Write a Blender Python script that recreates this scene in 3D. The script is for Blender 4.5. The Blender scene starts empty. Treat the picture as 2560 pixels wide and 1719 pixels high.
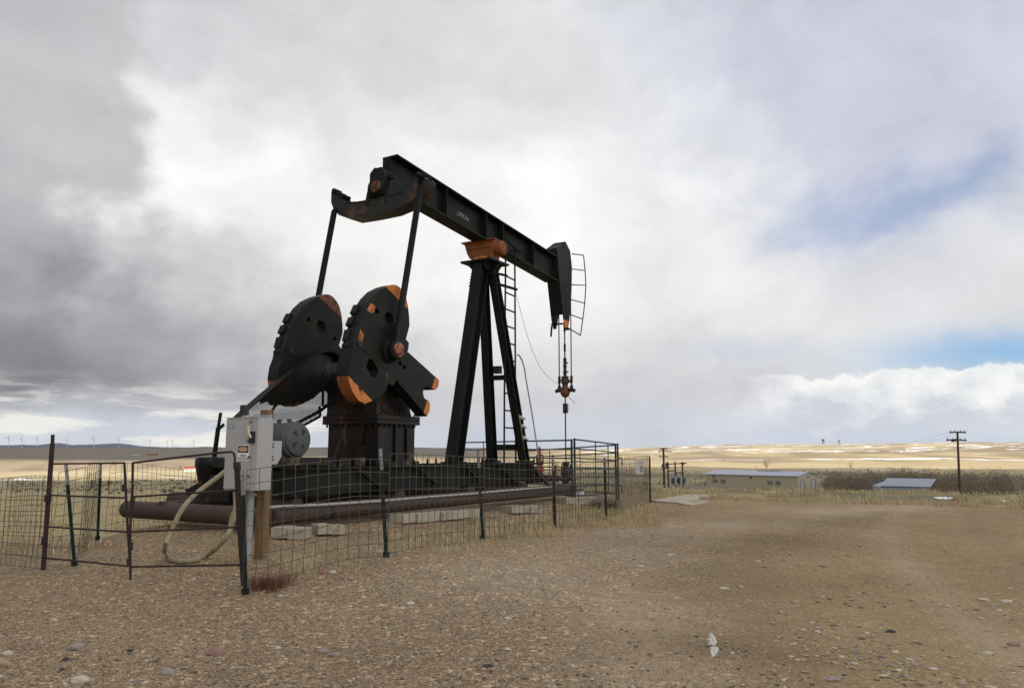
import bpy, bmesh, math, random
from mathutils import Vector, Matrix, noise
from mathutils.geometry import tessellate_polygon
random.seed(7)
R = math.radians
scene = bpy.context.scene

# ------------------------------------------------------------------ camera
FPX, CXP, CYP, HORY, EYE = 1923.0, 1280.0, 859.5, 1129.0, 1.6     # in pixels of the 2560x1719 photograph
PITCH = math.atan((HORY - CYP) / FPX)
cam = bpy.data.cameras.new("camera")
cam_o = bpy.data.objects.new("camera", cam)
scene.collection.objects.link(cam_o)
cam_o.location = (0, 0, EYE)
cam_o.rotation_euler = (math.pi / 2 + PITCH, 0, 0)
cam.sensor_fit = 'HORIZONTAL'
cam.sensor_width = 36
cam.lens = 36 * FPX / 2560
cam.clip_start = 0.1
cam.clip_end = 40000
scene.camera = cam_o
scene.view_settings.view_transform = 'Standard'
scene.view_settings.look = 'None'
scene.view_settings.exposure = 0
scene.view_settings.gamma = 1
scene.render.engine = 'CYCLES'
scene.cycles.max_bounces = 6
scene.cycles.diffuse_bounces = 3
scene.cycles.use_denoising = True

# survey helpers: bearing of a measured point, and where that bearing meets a known plane
CP, SP = math.cos(PITCH), math.sin(PITCH)
def ray(px, py):
    x = (px - CXP) / FPX; y = -(py - CYP) / FPX
    return Vector((x, CP - y * SP, SP + y * CP))
EYEP = Vector((0, 0, EYE))
def at_depth(px, py, Y):
    d = ray(px, py); return EYEP + d * (Y / d.y)
def at_z(px, py, z=0.0):
    d = ray(px, py); return EYEP + d * ((z - EYE) / d.z)
ZT = {1: (640, 340, 3.136), 2: (1040, 340, 3.136), 3: (620, 680, 3.136), 4: (1080, 560, 3.92), 5: (1080, 900, 3.92),
      6: (300, 1000, 3.136), 7: (0, 1050, 3.485), 8: (500, 960, 3.92), 9: (780, 1000, 3.92), 10: (1350, 1060, 5.226),
      11: (1600, 1060, 4.67), 12: (2060, 1060, 4.67), 13: (1330, 1100, 9.8), 14: (1380, 780, 5.6), 15: (560, 1030, 9.225)}
def Z(n, x, y):
    a, b, s = ZT[n]; return a + x / s, b + y / s
# pumping unit frame: u towards the horse head, v towards the near side, z up
TH = R(59)
UA = Vector((math.cos(TH), math.sin(TH), 0)); UB = Vector((math.sin(TH), -math.cos(TH), 0)); UZ = Vector((0, 0, 1))
UO = Vector((-0.706, 20.062, 0))
def W(u, v, z): return UO + UA * u + UB * v + UZ * z
def onv(n, x, y, v):
    px, py = Z(n, x, y) if n else (x, y)
    d = ray(px, py); t = (v - (EYEP - UO).dot(UB)) / d.dot(UB); p = EYEP + d * t - UO
    return (p.dot(UA), p.z)
def onu(n, x, y, u):
    px, py = Z(n, x, y) if n else (x, y)
    d = ray(px, py); t = (u - (EYEP - UO).dot(UA)) / d.dot(UA); p = EYEP + d * t - UO
    return (p.dot(UB), p.z)

# ------------------------------------------------------------------ node helper
def lin(c):
    def f(x):
        x /= 255.0
        return x / 12.92 if x <= 0.04045 else ((x + 0.055) / 1.055) ** 2.4
    return (f(c[0]), f(c[1]), f(c[2]), 1)
class NT:
    def __init__(s, tree): s.t = tree; s.n = tree.nodes; s.l = tree.links
    def set(s, sock, val):
        if isinstance(val, bpy.types.NodeSocket): s.l.new(val, sock)
        elif val is not None:
            sock.default_value = val
    def math(s, op, a, b=None, c=None, clamp=False):
        n = s.n.new('ShaderNodeMath'); n.operation = op; n.use_clamp = clamp
        s.set(n.inputs[0], a)
        if b is not None: s.set(n.inputs[1], b)
        if c is not None: s.set(n.inputs[2], c)
        return n.outputs[0]
    def mix(s, fac, a, b, mode='MIX'):
        n = s.n.new('ShaderNodeMix'); n.data_type = 'RGBA'; n.blend_type = mode; n.clamp_factor = True
        s.set(n.inputs[0], fac); s.set(n.inputs[6], a); s.set(n.inputs[7], b)
        return n.outputs[2]
    def ramp(s, fac, stops, interp='LINEAR'):
        n = s.n.new('ShaderNodeValToRGB'); n.color_ramp.interpolation = interp
        el = n.color_ramp.elements
        while len(el) < len(stops): el.new(0.5)
        for e, (p, c) in zip(el, stops):
            e.position = p; e.color = c if len(c) == 4 else (*c, 1)
        s.set(n.inputs[0], fac); return n.outputs[0]
    def noise(s, vec, scale, detail=4, rough=0.5, dist=0.0, col=False):
        n = s.n.new('ShaderNodeTexNoise'); n.inputs['Scale'].default_value = scale
        n.inputs['Detail'].default_value = detail; n.inputs['Roughness'].default_value = rough
        n.inputs['Distortion'].default_value = dist
        if vec is not None: s.l.new(vec, n.inputs['Vector'])
        return n.outputs['Color' if col else 'Fac']
    def voro(s, vec, scale, feature='F1', out='Distance', rnd=1.0):
        n = s.n.new('ShaderNodeTexVoronoi'); n.feature = feature; n.inputs['Scale'].default_value = scale
        n.inputs['Randomness'].default_value = rnd
        if vec is not None: s.l.new(vec, n.inputs['Vector'])
        return n.outputs[out]
    def sep(s, vec):
        n = s.n.new('ShaderNodeSeparateXYZ'); s.l.new(vec, n.inputs[0]); return n.outputs
    def comb(s, x, y, z):
        n = s.n.new('ShaderNodeCombineXYZ')
        for i, q in enumerate((x, y, z)): s.set(n.inputs[i], q)
        return n.outputs[0]
    def sstep(s, x, a, b):
        n = s.n.new('ShaderNodeMapRange'); n.interpolation_type = 'SMOOTHSTEP'
        s.set(n.inputs[0], x); s.set(n.inputs[1], a); s.set(n.inputs[2], b)
        return n.outputs[0]
    def mapping(s, vec, sc):
        n = s.n.new('ShaderNodeMapping'); n.inputs['Scale'].default_value = sc; s.l.new(vec, n.inputs[0]); return n.outputs[0]

# ------------------------------------------------------------------ world: broken overcast over a blue sky
SUN_AZ, SUN_EL = R(128), R(42)          # azimuth clockwise from +Y
world = bpy.data.worlds.new("World"); scene.world = world; world.use_nodes = True
wt = NT(world.node_tree); world.node_tree.nodes.clear()
tc = wt.n.new('ShaderNodeTexCoord').outputs['Generated']
sx, sy, sz = wt.sep(tc)
el = wt.math('MULTIPLY', wt.math('ARCSINE', sz), 57.29578)
az = wt.math('MULTIPLY', wt.math('ARCTAN2', sx, sy), 57.29578)
ae = wt.comb(az, wt.math('MULTIPLY', el, 1.35), 0.0)
def ofs(k): 
    n = wt.n.new('ShaderNodeVectorMath'); n.operation = 'ADD'; wt.l.new(ae, n.inputs[0]); n.inputs[1].default_value = (k, k * 0.7, k); return n.outputs[0]
nA = wt.noise(ofs(3.7), 0.075, 6, 0.55)
nB = wt.noise(ofs(51.3), 0.085, 6, 0.55)
nC = wt.noise(ofs(17.9), 0.16, 8, 0.55, 0.4)
nP = wt.noise(ofs(33.1), 0.42, 8, 0.55)
lowf = wt.math('MULTIPLY', el, 1 / 12.0, clamp=True)
azw = wt.math('ADD', az, wt.math('MULTIPLY', wt.math('SUBTRACT', nA, 0.5), 30.0))
elw = wt.math('ADD', el, wt.math('MULTIPLY', wt.math('MULTIPLY', wt.math('SUBTRACT', nB, 0.5), 17.0), wt.math('ADD', lowf, 0.10)))
def azel(dx, dy):
    d = ray(dx * 2560 / 2335, dy * 2560 / 2335).normalized()
    return math.degrees(math.atan2(d.x, d.y)), math.degrees(math.asin(d.z))
COLX = (0, 200, 390, 780, 1170, 1560, 1950, 2335)
ROWY = (0, 150, 300, 450, 600, 750, 850, 930, 985)
SKY = [
 [(192,192,196),(198,198,201),(198,197,200),(190,188,192),(176,174,180),(140,139,146),(146,146,153),(202,205,210),(212,218,226)],
 [(196,196,199),(199,199,202),(200,200,201),(194,193,196),(178,176,182),(140,139,146),(131,131,138),(182,185,191),(210,215,223)],
 [(212,213,216),(238,239,240),(254,254,252),(244,244,243),(206,205,207),(166,165,171),(150,149,155),(185,187,193),(205,210,220)],
 [(211,212,214),(215,215,217),(229,229,229),(246,246,245),(238,238,237),(220,219,220),(203,202,205),(192,192,198),(200,205,216)],
 [(226,226,228),(225,225,226),(234,234,234),(250,250,249),(249,249,248),(238,237,237),(222,221,223),(205,205,210),(200,206,216)],
 [(216,219,226),(219,221,229),(227,229,235),(238,239,241),(242,241,240),(235,234,233),(222,222,224),(207,208,214),(205,210,218)],
 [(203,206,219),(202,205,220),(206,209,224),(205,209,226),(224,225,230),(228,228,228),(228,228,229),(218,220,226),(206,212,224)],
 [(206,208,222),(208,211,225),(211,214,226),(216,218,226),(224,225,228),(225,225,226),(222,223,225),(226,228,232),(205,214,226)]]
tval = wt.math('MULTIPLY', elw, 1 / 36.0, clamp=True)
skycol = None
prev_az = None
for cx_, col in zip(COLX, SKY):
    stops = []
    for yy, c in zip(ROWY, col):
        a_, e_ = azel(cx_, yy); stops.append((max(0, min(1, e_ / 36.0)), lin(c)))
    stops.sort(key=lambda q: q[0])
    rp = wt.ramp(tval, stops, 'EASE')
    a_, e_ = azel(cx_, 500)
    if skycol is None: skycol = rp
    else: skycol = wt.mix(wt.sstep(azw, prev_az, a_), skycol, rp)
    prev_az = a_
def gauss(a0, e0, sa, se, A=None, E=None):
    qa = wt.math('DIVIDE', wt.math('SUBTRACT', A or azw, a0), sa)
    qe = wt.math('DIVIDE', wt.math('SUBTRACT', E or elw, e0), se)
    q = wt.math('ADD', wt.math('MULTIPLY', qa, qa), wt.math('MULTIPLY', qe, qe))
    return wt.math('EXPONENT', wt.math('MULTIPLY', q, -1.0))
billow = wt.math('ADD', 1.0, wt.math('ADD', wt.math('MULTIPLY', wt.math('SUBTRACT', nC, 0.5), 0.36), wt.math('MULTIPLY', wt.math('SUBTRACT', nP, 0.5), 0.07)))
cloud = wt.mix(1.0, skycol, wt.comb(billow, billow, billow), 'MULTIPLY')
sky = wt.n.new('ShaderNodeTexSky'); sky.sky_type = 'NISHITA'; sky.sun_disc = False
sky.sun_elevation = SUN_EL; sky.sun_rotation = SUN_AZ
skyc = wt.mix(1.0, sky.outputs[0], (0.118, 0.122, 0.135, 1), 'MULTIPLY')
# gaps where the blue shows
a1, e1 = azel(2060, 415); a1b, e1b = azel(1960, 455); a2, e2 = azel(2330, 800)
gap1 = wt.math('MAXIMUM', wt.math('MULTIPLY', gauss(a1, e1, 4.4, 3.0), 0.60), wt.math('MULTIPLY', gauss(a1b, e1b, 7.0, 2.4), 0.42))
low_az = wt.math('ADD', az, wt.math('MULTIPLY', wt.math('SUBTRACT', nP, 0.5), 5.0))
low_el = wt.math('ADD', el, wt.math('MULTIPLY', wt.math('SUBTRACT', nP, 0.5), 1.6))
gap2 = wt.math('MULTIPLY', gauss(a2, e2, 8.5, 1.5, low_az, low_el), 1.0)
a5, e5 = azel(1700, 800)
gap3 = wt.math('MULTIPLY', gauss(a5, e5, 4.0, 0.8, low_az, low_el), 0.22)
gap = wt.math('MAXIMUM', wt.math('MAXIMUM', gap1, gap2), gap3)
cloud = wt.mix(gap1, cloud, skyc)
lowblue = wt.mix(1.0, skyc, (0.80, 0.96, 1.13, 1), 'MULTIPLY')
cloud = wt.mix(wt.math('MAXIMUM', gap2, gap3), cloud, lowblue)
# the bank of white cumulus low on the right, and flat puffs along the left horizon
a3, e3 = azel(2090, 843)
tops = wt.math('ADD', wt.math('SUBTRACT', el, e3), wt.math('MULTIPLY', wt.math('SUBTRACT', nP, 0.5), 3.2))
topm = wt.math('SUBTRACT', 1.0, wt.sstep(tops, -0.25, 0.15))
basem = wt.sstep(low_el, 0.2, 2.4)
sidem = wt.sstep(low_az, 15.0, 22.0)
cum = wt.math('MULTIPLY', wt.math('MULTIPLY', topm, basem), sidem)
cumc = wt.ramp(wt.math('ADD', nP, wt.math('MULTIPLY', wt.math('SUBTRACT', el, e3), 0.10)), [(0.15, lin((206, 212, 222))), (0.5, lin((252, 252, 249)))])
cloud = wt.mix(wt.math('MULTIPLY', cum, 0.9), cloud, cumc)
flat_ = wt.noise(wt.comb(wt.math('MULTIPLY', az, 0.13), wt.math('MULTIPLY', el, 0.85), 4.0), 1.0, 7, 0.6)
puff = wt.math('MULTIPLY', wt.sstep(flat_, 0.46, 0.60), wt.math('MULTIPLY', wt.math('SUBTRACT', 1.0, wt.sstep(el, 2.4, 5.6)), wt.math('SUBTRACT', 1.0, wt.sstep(az, -18.0, -4.0))))
cloud = wt.mix(wt.math('MULTIPLY', puff, 0.85), cloud, lin((244, 241, 233)))
# overhead and towards the hidden sun, behind the viewer, the overcast is brighter
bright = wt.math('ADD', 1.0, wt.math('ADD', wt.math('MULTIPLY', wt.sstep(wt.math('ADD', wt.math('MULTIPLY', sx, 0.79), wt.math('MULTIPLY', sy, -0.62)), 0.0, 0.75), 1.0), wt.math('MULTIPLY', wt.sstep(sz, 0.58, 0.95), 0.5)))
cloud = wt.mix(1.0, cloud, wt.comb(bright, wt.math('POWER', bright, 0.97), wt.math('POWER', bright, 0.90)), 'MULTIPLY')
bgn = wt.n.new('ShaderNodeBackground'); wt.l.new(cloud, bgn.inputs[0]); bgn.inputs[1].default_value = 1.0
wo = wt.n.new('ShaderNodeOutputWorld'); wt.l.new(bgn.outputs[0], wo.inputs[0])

sun = bpy.data.lights.new("sun", 'SUN'); sun.energy = 4.3; sun.angle = R(0.5); sun.color = (1, 0.95, 0.86)
sun_o = bpy.data.objects.new("sun", sun); scene.collection.objects.link(sun_o)
SUND = Vector((math.sin(SUN_AZ) * math.cos(SUN_EL), math.cos(SUN_AZ) * math.cos(SUN_EL), math.sin(SUN_EL)))
sun_o.rotation_euler = SUND.to_track_quat('Z', 'Y').to_euler()

# ------------------------------------------------------------------ materials
def mat(name, col, rough=0.6, metal=0.0, var=0.25, vscale=6.0, spots=None, spot_scale=5.0, spot_thr=(0.55, 0.65), bump=0.15, bscale=40.0, spec=0.3, stretch=None, spots2=None):
    m = bpy.data.materials.new(name); m.use_nodes = True
    t = NT(m.node_tree); b = t.n['Principled BSDF']
    co = t.n.new('ShaderNodeTexCoord').outputs['Object']
    if stretch: co = t.mapping(co, stretch)
    n1 = t.noise(co, vscale, 6, 0.6)
    k = t.math('ADD', 1.0 - var, t.math('MULTIPLY', n1, 2 * var))
    c = t.mix(1.0, (*col, 1), t.comb(k, k, k), 'MULTIPLY')
    if spots:
        f = t.sstep(t.noise(co, spot_scale, 7, 0.62), spot_thr[0], spot_thr[1])
        c = t.mix(f, c, (*spots, 1))
    if spots2:
        f = t.sstep(t.noise(co, spots2[1], 7, 0.65), spots2[2], spots2[3])
        c = t.mix(f, c, (*spots2[0], 1))
    t.set(b.inputs['Base Color'], c)
    rr = t.math('ADD', rough - 0.12, t.math('MULTIPLY', t.noise(co, vscale * 2, 4), 0.24), clamp=True)
    t.set(b.inputs['Roughness'], rr)
    b.inputs['Metallic'].default_value = metal
    b.inputs['Specular IOR Level'].default_value = spec
    if bump:
        bn = t.n.new('ShaderNodeBump'); bn.inputs['Strength'].default_value = bump; bn.inputs['Distance'].default_value = 0.01
        t.l.new(t.noise(co, bscale, 5, 0.6), bn.inputs['Height']); t.l.new(bn.outputs[0], b.inputs['Normal'])
    return m
M = {}
M['black'] = mat('black_paint', (0.0098, 0.0122, 0.0102), 0.6, var=0.55, vscale=2.2, spots=(0.029, 0.027, 0.022), spot_scale=1.5, spot_thr=(0.47, 0.75), stretch=(1, 1, 0.3), bump=0.2, spots2=((0.05, 0.05, 0.047), 26, 0.70, 0.76), spec=0.13)
M['black2'] = mat('black_paint_greasy', (0.009, 0.009, 0.0085), 0.42, var=0.5, vscale=3.0, spots=(0.028, 0.0135, 0.008), spot_scale=1.5, spot_thr=(0.49, 0.64), bump=0.3, stretch=(1, 1, 0.45), spots2=((0.12, 0.085, 0.042), 2.2, 0.575, 0.65), spec=0.2)
M['weight'] = mat('weight_iron', (0.0130, 0.0150, 0.0128), 0.55, var=0.45, vscale=2.5, spots=(0.031, 0.0255, 0.017), spot_scale=2.2, spot_thr=(0.50, 0.8), bump=0.25, bscale=30, spec=0.13)
M['orange'] = mat('orange_paint', (0.55, 0.188, 0.048), 0.7, var=0.35, vscale=4, spots=(0.045, 0.022, 0.012), spot_scale=6.5, spot_thr=(0.585, 0.63), bump=0.35, spots2=((0.20, 0.075, 0.03), 2.6, 0.55, 0.72))
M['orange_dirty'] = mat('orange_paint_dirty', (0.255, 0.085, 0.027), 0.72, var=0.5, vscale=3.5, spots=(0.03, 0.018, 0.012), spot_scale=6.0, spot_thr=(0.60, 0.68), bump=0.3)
M['bearing_rust'] = mat('rusty_cap', (0.17, 0.065, 0.03), 0.7, var=0.4, vscale=6, spots=(0.03, 0.02, 0.014), spot_scale=6, spot_thr=(0.5, 0.6))
M['rust_orange'] = mat('faded_red_orange', (0.33, 0.115, 0.062), 0.75, var=0.4, vscale=9, spots=(0.05, 0.025, 0.018), spot_scale=10, spot_thr=(0.50, 0.57))
M['pipe'] = mat('brown_pipe', (0.060, 0.043, 0.033), 0.7, var=0.35, vscale=4, spots=(0.075, 0.042, 0.028), spot_scale=6, spot_thr=(0.5, 0.7), bump=0.25)
M['motor'] = mat('motor_grey', (0.085, 0.091, 0.094), 0.55, var=0.2, vscale=4, spots=(0.05, 0.05, 0.05), spot_scale=5, spot_thr=(0.55, 0.75))
M['box'] = mat('grey_enamel', (0.385, 0.385, 0.38), 0.42, var=0.07, vscale=3, stretch=(1, 1, 0.3), spots=(0.29, 0.28, 0.255), spot_scale=4, spot_thr=(0.58, 0.8), bump=0.03)
M['dark'] = mat('dark_plastic', (0.02, 0.02, 0.02), 0.5, var=0.2)
M['wood'] = mat('brown_timber', (0.20, 0.128, 0.058), 0.8, var=0.45, vscale=5, stretch=(9, 9, 0.7), spots=(0.10, 0.05, 0.02), spot_scale=4, spot_thr=(0.5, 0.7), bump=0.5)
M['plank'] = mat('weathered_plank', (0.40, 0.36, 0.27), 0.85, var=0.25, vscale=5, spots=(0.22, 0.19, 0.14), spot_scale=4, spot_thr=(0.5, 0.7), bump=0.4)
M['pvc'] = mat('grey_pvc', (0.36, 0.37, 0.37), 0.5, var=0.12, spots=(0.20, 0.19, 0.17), spot_scale=5, spot_thr=(0.55, 0.7))
M['hose'] = mat('khaki_hose', (0.32, 0.28, 0.175), 0.6, var=0.2, vscale=9, spots=(0.13, 0.11, 0.07), spot_scale=7, spot_thr=(0.52, 0.7))
M['tpost'] = mat('green_post_paint', (0.013, 0.026, 0.022), 0.55, var=0.3, vscale=8, spots=(0.05, 0.03, 0.02), spot_scale=14, spot_thr=(0.6, 0.68))
M['posttop'] = mat('white_post_paint', (0.30, 0.30, 0.30), 0.7, var=0.25, vscale=20, spots=(0.07, 0.07, 0.07), spot_scale=24, spot_thr=(0.52, 0.6))
M['wire'] = mat('dull_wire', (0.105, 0.088, 0.067), 0.6, var=0.35, vscale=8, metal=0.2, bump=0)
M['gate'] = mat('rusty_gate_paint', (0.031, 0.019, 0.018), 0.65, var=0.35, vscale=8, spots=(0.085, 0.038, 0.022), spot_scale=14, spot_thr=(0.55, 0.68))
M['corral'] = mat('dark_green_panel', (0.014, 0.030, 0.028), 0.45, var=0.3, vscale=6, spots=(0.04, 0.03, 0.022), spot_scale=12, spot_thr=(0.62, 0.7))
M['red'] = mat('red_valve_paint', (0.32, 0.055, 0.025), 0.55, var=0.3, vscale=8, spots=(0.08, 0.03, 0.02), spot_scale=12, spot_thr=(0.55, 0.65))
M['brownsteel'] = mat('brown_steel', (0.030, 0.021, 0.018), 0.5, var=0.4, vscale=9, spots=(0.07, 0.035, 0.02), spot_scale=18, spot_thr=(0.55, 0.7))
M['white'] = mat('white_paint', (0.82, 0.82, 0.80), 0.5, var=0.08, bump=0.03)
M['signblack'] = mat('sign_black', (0.03, 0.028, 0.027), 0.6, var=0.1, bump=0)
M['signfade'] = mat('faded_sign_print', (0.16, 0.16, 0.16), 0.6, var=0.3, vscale=30, bump=0)
M['signorange'] = mat('faded_orange', (0.55, 0.31, 0.16), 0.6, var=0.2, vscale=10, spots=(0.60, 0.42, 0.27), spot_scale=9, spot_thr=(0.45, 0.6), bump=0)
M['teal'] = mat('teal_label', (0.03, 0.22, 0.21), 0.5, var=0.1, bump=0)
M['tan_wall'] = mat('tan_siding', (0.40, 0.365, 0.265), 0.6, var=0.06, vscale=0.4, bump=0)
M['roof'] = mat('grey_roof', (0.36, 0.38, 0.44), 0.45, var=0.08, vscale=0.5, bump=0)
M['blue_roof'] = mat('blue_grey_roof', (0.27, 0.29, 0.33), 0.45, var=0.10, vscale=0.6, bump=0)
M['glass'] = mat('window_glass', (0.14, 0.16, 0.16), 0.25, var=0.1, bump=0, spec=0.5)
M['trim'] = mat('brown_trim', (0.07, 0.05, 0.045), 0.6, var=0.1, bump=0)
M['door'] = mat('pale_door', (0.42, 0.42, 0.42), 0.6, var=0.08, bump=0)
M['pole'] = mat('pole_wood', (0.075, 0.042, 0.028), 0.8, var=0.35, vscale=4, stretch=(6, 6, 0.6), bump=0.2)
M['galv'] = mat('transformer_grey', (0.30, 0.34, 0.33), 0.5, var=0.15, bump=0)
M['twig'] = mat('bare_twigs', (0.155, 0.125, 0.085), 0.9, var=0.35, vscale=0.25, bump=0)
M['twig2'] = mat('bare_twigs_tree', (0.11, 0.09, 0.066), 0.9, var=0.3, vscale=1, bump=0)
M['evergreen'] = mat('juniper', (0.03, 0.04, 0.022), 0.9, var=0.3, vscale=1, bump=0)
M['straw'] = mat('dry_straw', (0.45, 0.355, 0.185), 0.85, var=0.4, vscale=2.5, bump=0)
M['straw2'] = mat('pale_straw', (0.52, 0.44, 0.27), 0.85, var=0.3, vscale=3, bump=0)
M['redweed'] = mat('reddish_weed', (0.17, 0.08, 0.05), 0.85, var=0.4, vscale=6, bump=0)
M['turbine'] = mat('turbine_grey', (0.20, 0.21, 0.24), 0.6, var=0.02, bump=0)
M['feather'] = mat('white_feather', (0.70, 0.69, 0.66), 0.8, var=0.2, vscale=20, bump=0)
M['ridge'] = mat('dark_pine_ridge', (0.055, 0.062, 0.085), 0.95, var=0.3, vscale=0.004, bump=0)
M['snow'] = mat('old_snow', (0.80, 0.81, 0.82), 0.7, var=0.05, bump=0.1)
M['insul'] = mat('white_insulator', (0.62, 0.64, 0.60), 0.35, var=0.1)
STONES = {k: mat(n, c, 0.8, var=0.2, vscale=9, spots=sp, spot_scale=7, spot_thr=(0.52, 0.7), bump=0.35, bscale=25) for k, n, c, sp in (
    ('pale', 'pale_stone', (0.50, 0.45, 0.36), (0.36, 0.32, 0.25)), ('grey', 'grey_stone', (0.29, 0.255, 0.215), (0.2, 0.17, 0.14)),
    ('pink', 'pink_stone', (0.28, 0.16, 0.13), (0.2, 0.11, 0.09)), ('slate', 'slate_stone', (0.05, 0.053, 0.055), (0.03, 0.03, 0.03)),
    ('tan', 'tan_stone', (0.34, 0.26, 0.155), (0.24, 0.18, 0.11)), ('brown', 'brown_stone', (0.13, 0.10, 0.07), (0.09, 0.07, 0.05)))}

# ------------------------------------------------------------------ mesh builder
class MB:
    def __init__(s): s.v = []; s.f = []; s.m = []
    def add(s, vs, fs, m=0):
        o = len(s.v); s.v += [Vector(q) for q in vs]
        for f in fs: s.f.append([i + o for i in f]); s.m.append(m)
    def bar(s, p0, p1, w, h, up=(0, 0, 1), m=0, taper=1.0):
        p0, p1 = Vector(p0), Vector(p1); d = (p1 - p0).normalized(); up = Vector(up)
        if abs(d.dot(up.normalized())) > 0.99: up = UB if abs(d.dot(UB)) < 0.9 else UA
        x = d.cross(up).normalized(); y = x.cross(d).normalized()
        vs = []
        for p, k in ((p0, 1.0), (p1, taper)):
            for a, b in ((-1, -1), (1, -1), (1, 1), (-1, 1)): vs.append(p + x * a * w * k / 2 + y * b * h * k / 2)
        s.add(vs, [(3, 2, 1, 0), (4, 5, 6, 7), (0, 1, 5, 4), (1, 2, 6, 5), (2, 3, 7, 6), (3, 0, 4, 7)], m)
    def box(s, u0, u1, v0, v1, z0, z1, m=0, f=None):
        f = f or W
        vs = [f(u, v, z) for z in (z0, z1) for u, v in ((u0, v0), (u0, v1), (u1, v1), (u1, v0))]
        s.add(vs, [(3, 2, 1, 0), (4, 5, 6, 7), (0, 1, 5, 4), (1, 2, 6, 5), (2, 3, 7, 6), (3, 0, 4, 7)], m)
    def tube(s, pts, r, n=8, m=0, caps=True):
        pts = [Vector(p) for p in pts]; rs = r if isinstance(r, (list, tuple)) else [r] * len(pts)
        rings = []; x = None
        for i, p in enumerate(pts):
            d = (pts[min(i + 1, len(pts) - 1)] - pts[max(i - 1, 0)]).normalized()
            if x is None:
                a = Vector((0, 0, 1)) if abs(d.z) < 0.9 else Vector((1, 0, 0)); x = d.cross(a).normalized()
            else:
                x = (x - d * x.dot(d)).normalized()
            y = d.cross(x)
            rings.append([p + (x * math.cos(2 * math.pi * k / n) + y * math.sin(2 * math.pi * k / n)) * rs[i] for k in range(n)])
        fs = []
        for i in range(len(pts) - 1):
            for k in range(n):
                a, b = i * n + k, i * n + (k + 1) % n; fs.append((a, b, b + n, a + n))
        if caps: fs.append(tuple(reversed(range(n)))); fs.append(tuple((len(pts) - 1) * n + k for k in range(n)))
        s.add([q for rg in rings for q in rg], fs, m)
    def lathe(s, p0, ax, prof, n=20, m=0):
        p0 = Vector(p0); ax = Vector(ax).normalized()
        s.tube([p0 + ax * (t + 1e-5 * i) for i, (t, r) in enumerate(prof)], [max(r, 0.0005) for t, r in prof], n, m)
    def prism(s, poly, f, t0, t1, m=0, holes=(), rim=None):
        # poly: (a, b) pairs; f(a, b, t) -> world point
        loops = [list(poly)] + [list(h) for h in holes]
        flat = [q for l in loops for q in l]; n = len(flat)
        tris = tessellate_polygon([[Vector((a, b, 0)) for a, b in l] for l in loops])
        vs = [f(a, b, t0) for a, b in flat] + [f(a, b, t1) for a, b in flat]
        fs = []
        for t in tris: fs.append(tuple(t)); fs.append(tuple(n + i for i in reversed(t)))
        nf = len(fs); o = 0
        for l in loops:
            k = len(l)
            for i in range(k):
                a, b = o + i, o + (i + 1) % k; fs.append((a, b, n + b, n + a))
            o += k
        s.add(vs, fs, m)
        if rim is not None: s.m[len(s.m) - (len(fs) - nf):] = [rim] * (len(fs) - nf)
    def ibeam(s, p0, p1, w, h, tf, tw, up=(0, 0, 1), m=0):
        p0, p1 = Vector(p0), Vector(p1); d = (p1 - p0).normalized(); x = d.cross(Vector(up)).normalized(); y = x.cross(d).normalized()
        for sgn in (-1, 1): s.bar(p0 + y * sgn * (h - tf) / 2, p1 + y * sgn * (h - tf) / 2, w, tf, y, m)
        s.bar(p0, p1, tw, h - 2 * tf, y, m)
COL = scene.collection
def link(o): COL.objects.link(o); return o
def obj(name, mb, mats, parent=None, base=None, recalc=True, sharp=38, bevel=0, **props):
    if not isinstance(mats, (list, tuple)): mats = [mats]
    me = bpy.data.meshes.new(name)
    inv = Matrix.Identity(4)
    if parent is not None: inv = WORLD[parent.name].inverted()
    elif base is not None: inv = Matrix.Translation(-Vector(base))
    me.from_pydata([inv @ q for q in mb.v], [], mb.f)
    for m in mats: me.materials.append(m)
    me.polygons.foreach_set('material_index', mb.m)
    if recalc:
        bm = bmesh.new(); bm.from_mesh(me); bmesh.ops.recalc_face_normals(bm, faces=bm.faces); bm.to_mesh(me); bm.free()
    me.shade_smooth(); me.set_sharp_from_angle(angle=R(sharp))
    o = link(bpy.data.objects.new(name, me))
    if parent is not None: o.parent = parent; WORLD[o.name] = WORLD[parent.name]
    elif base is not None: o.location = Vector(base); WORLD[o.name] = Matrix.Translation(Vector(base))
    else: WORLD[o.name] = Matrix.Identity(4)
    if bevel:
        b = o.modifiers.new('bevel', 'BEVEL'); b.width = bevel; b.segments = 2; b.limit_method = 'ANGLE'
    for k, q in props.items(): o[k] = q
    return o
def pieces(name, mb, mats, parent, **kw):
    # one part per loose piece
    par = list(range(len(mb.v)))
    def find(i):
        while par[i] != i: par[i] = par[par[i]]; i = par[i]
        return i
    for f in mb.f:
        for i in f[1:]: par[find(f[0])] = find(i)
    groups = {}
    for f, m in zip(mb.f, mb.m): groups.setdefault(find(f[0]), []).append((f, m))
    for fs in groups.values():
        ids = sorted({i for f, _ in fs for i in f}); mp = {i: k for k, i in enumerate(ids)}; q = MB()
        q.v = [mb.v[i] for i in ids]; q.f = [[mp[i] for i in f] for f, _ in fs]; q.m = [m for _, m in fs]
        obj(name, q, mats, parent, **kw)
WORLD = {}
def thing(name, label, cat, loc=(0, 0, 0), rotz=0, group=None):
    o = link(bpy.data.objects.new(name, None)); o.location = Vector(loc); o.rotation_euler = (0, 0, rotz)
    o.empty_display_size = 0.3
    WORLD[o.name] = Matrix.Translation(Vector(loc)) @ Matrix.Rotation(rotz, 4, 'Z')
    o['label'] = label; o['category'] = cat
    if group: o['group'] = group
    return o
def tag(o, label, cat, group=None):
    o['label'] = label; o['category'] = cat
    if group: o['group'] = group
    return o
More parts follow.
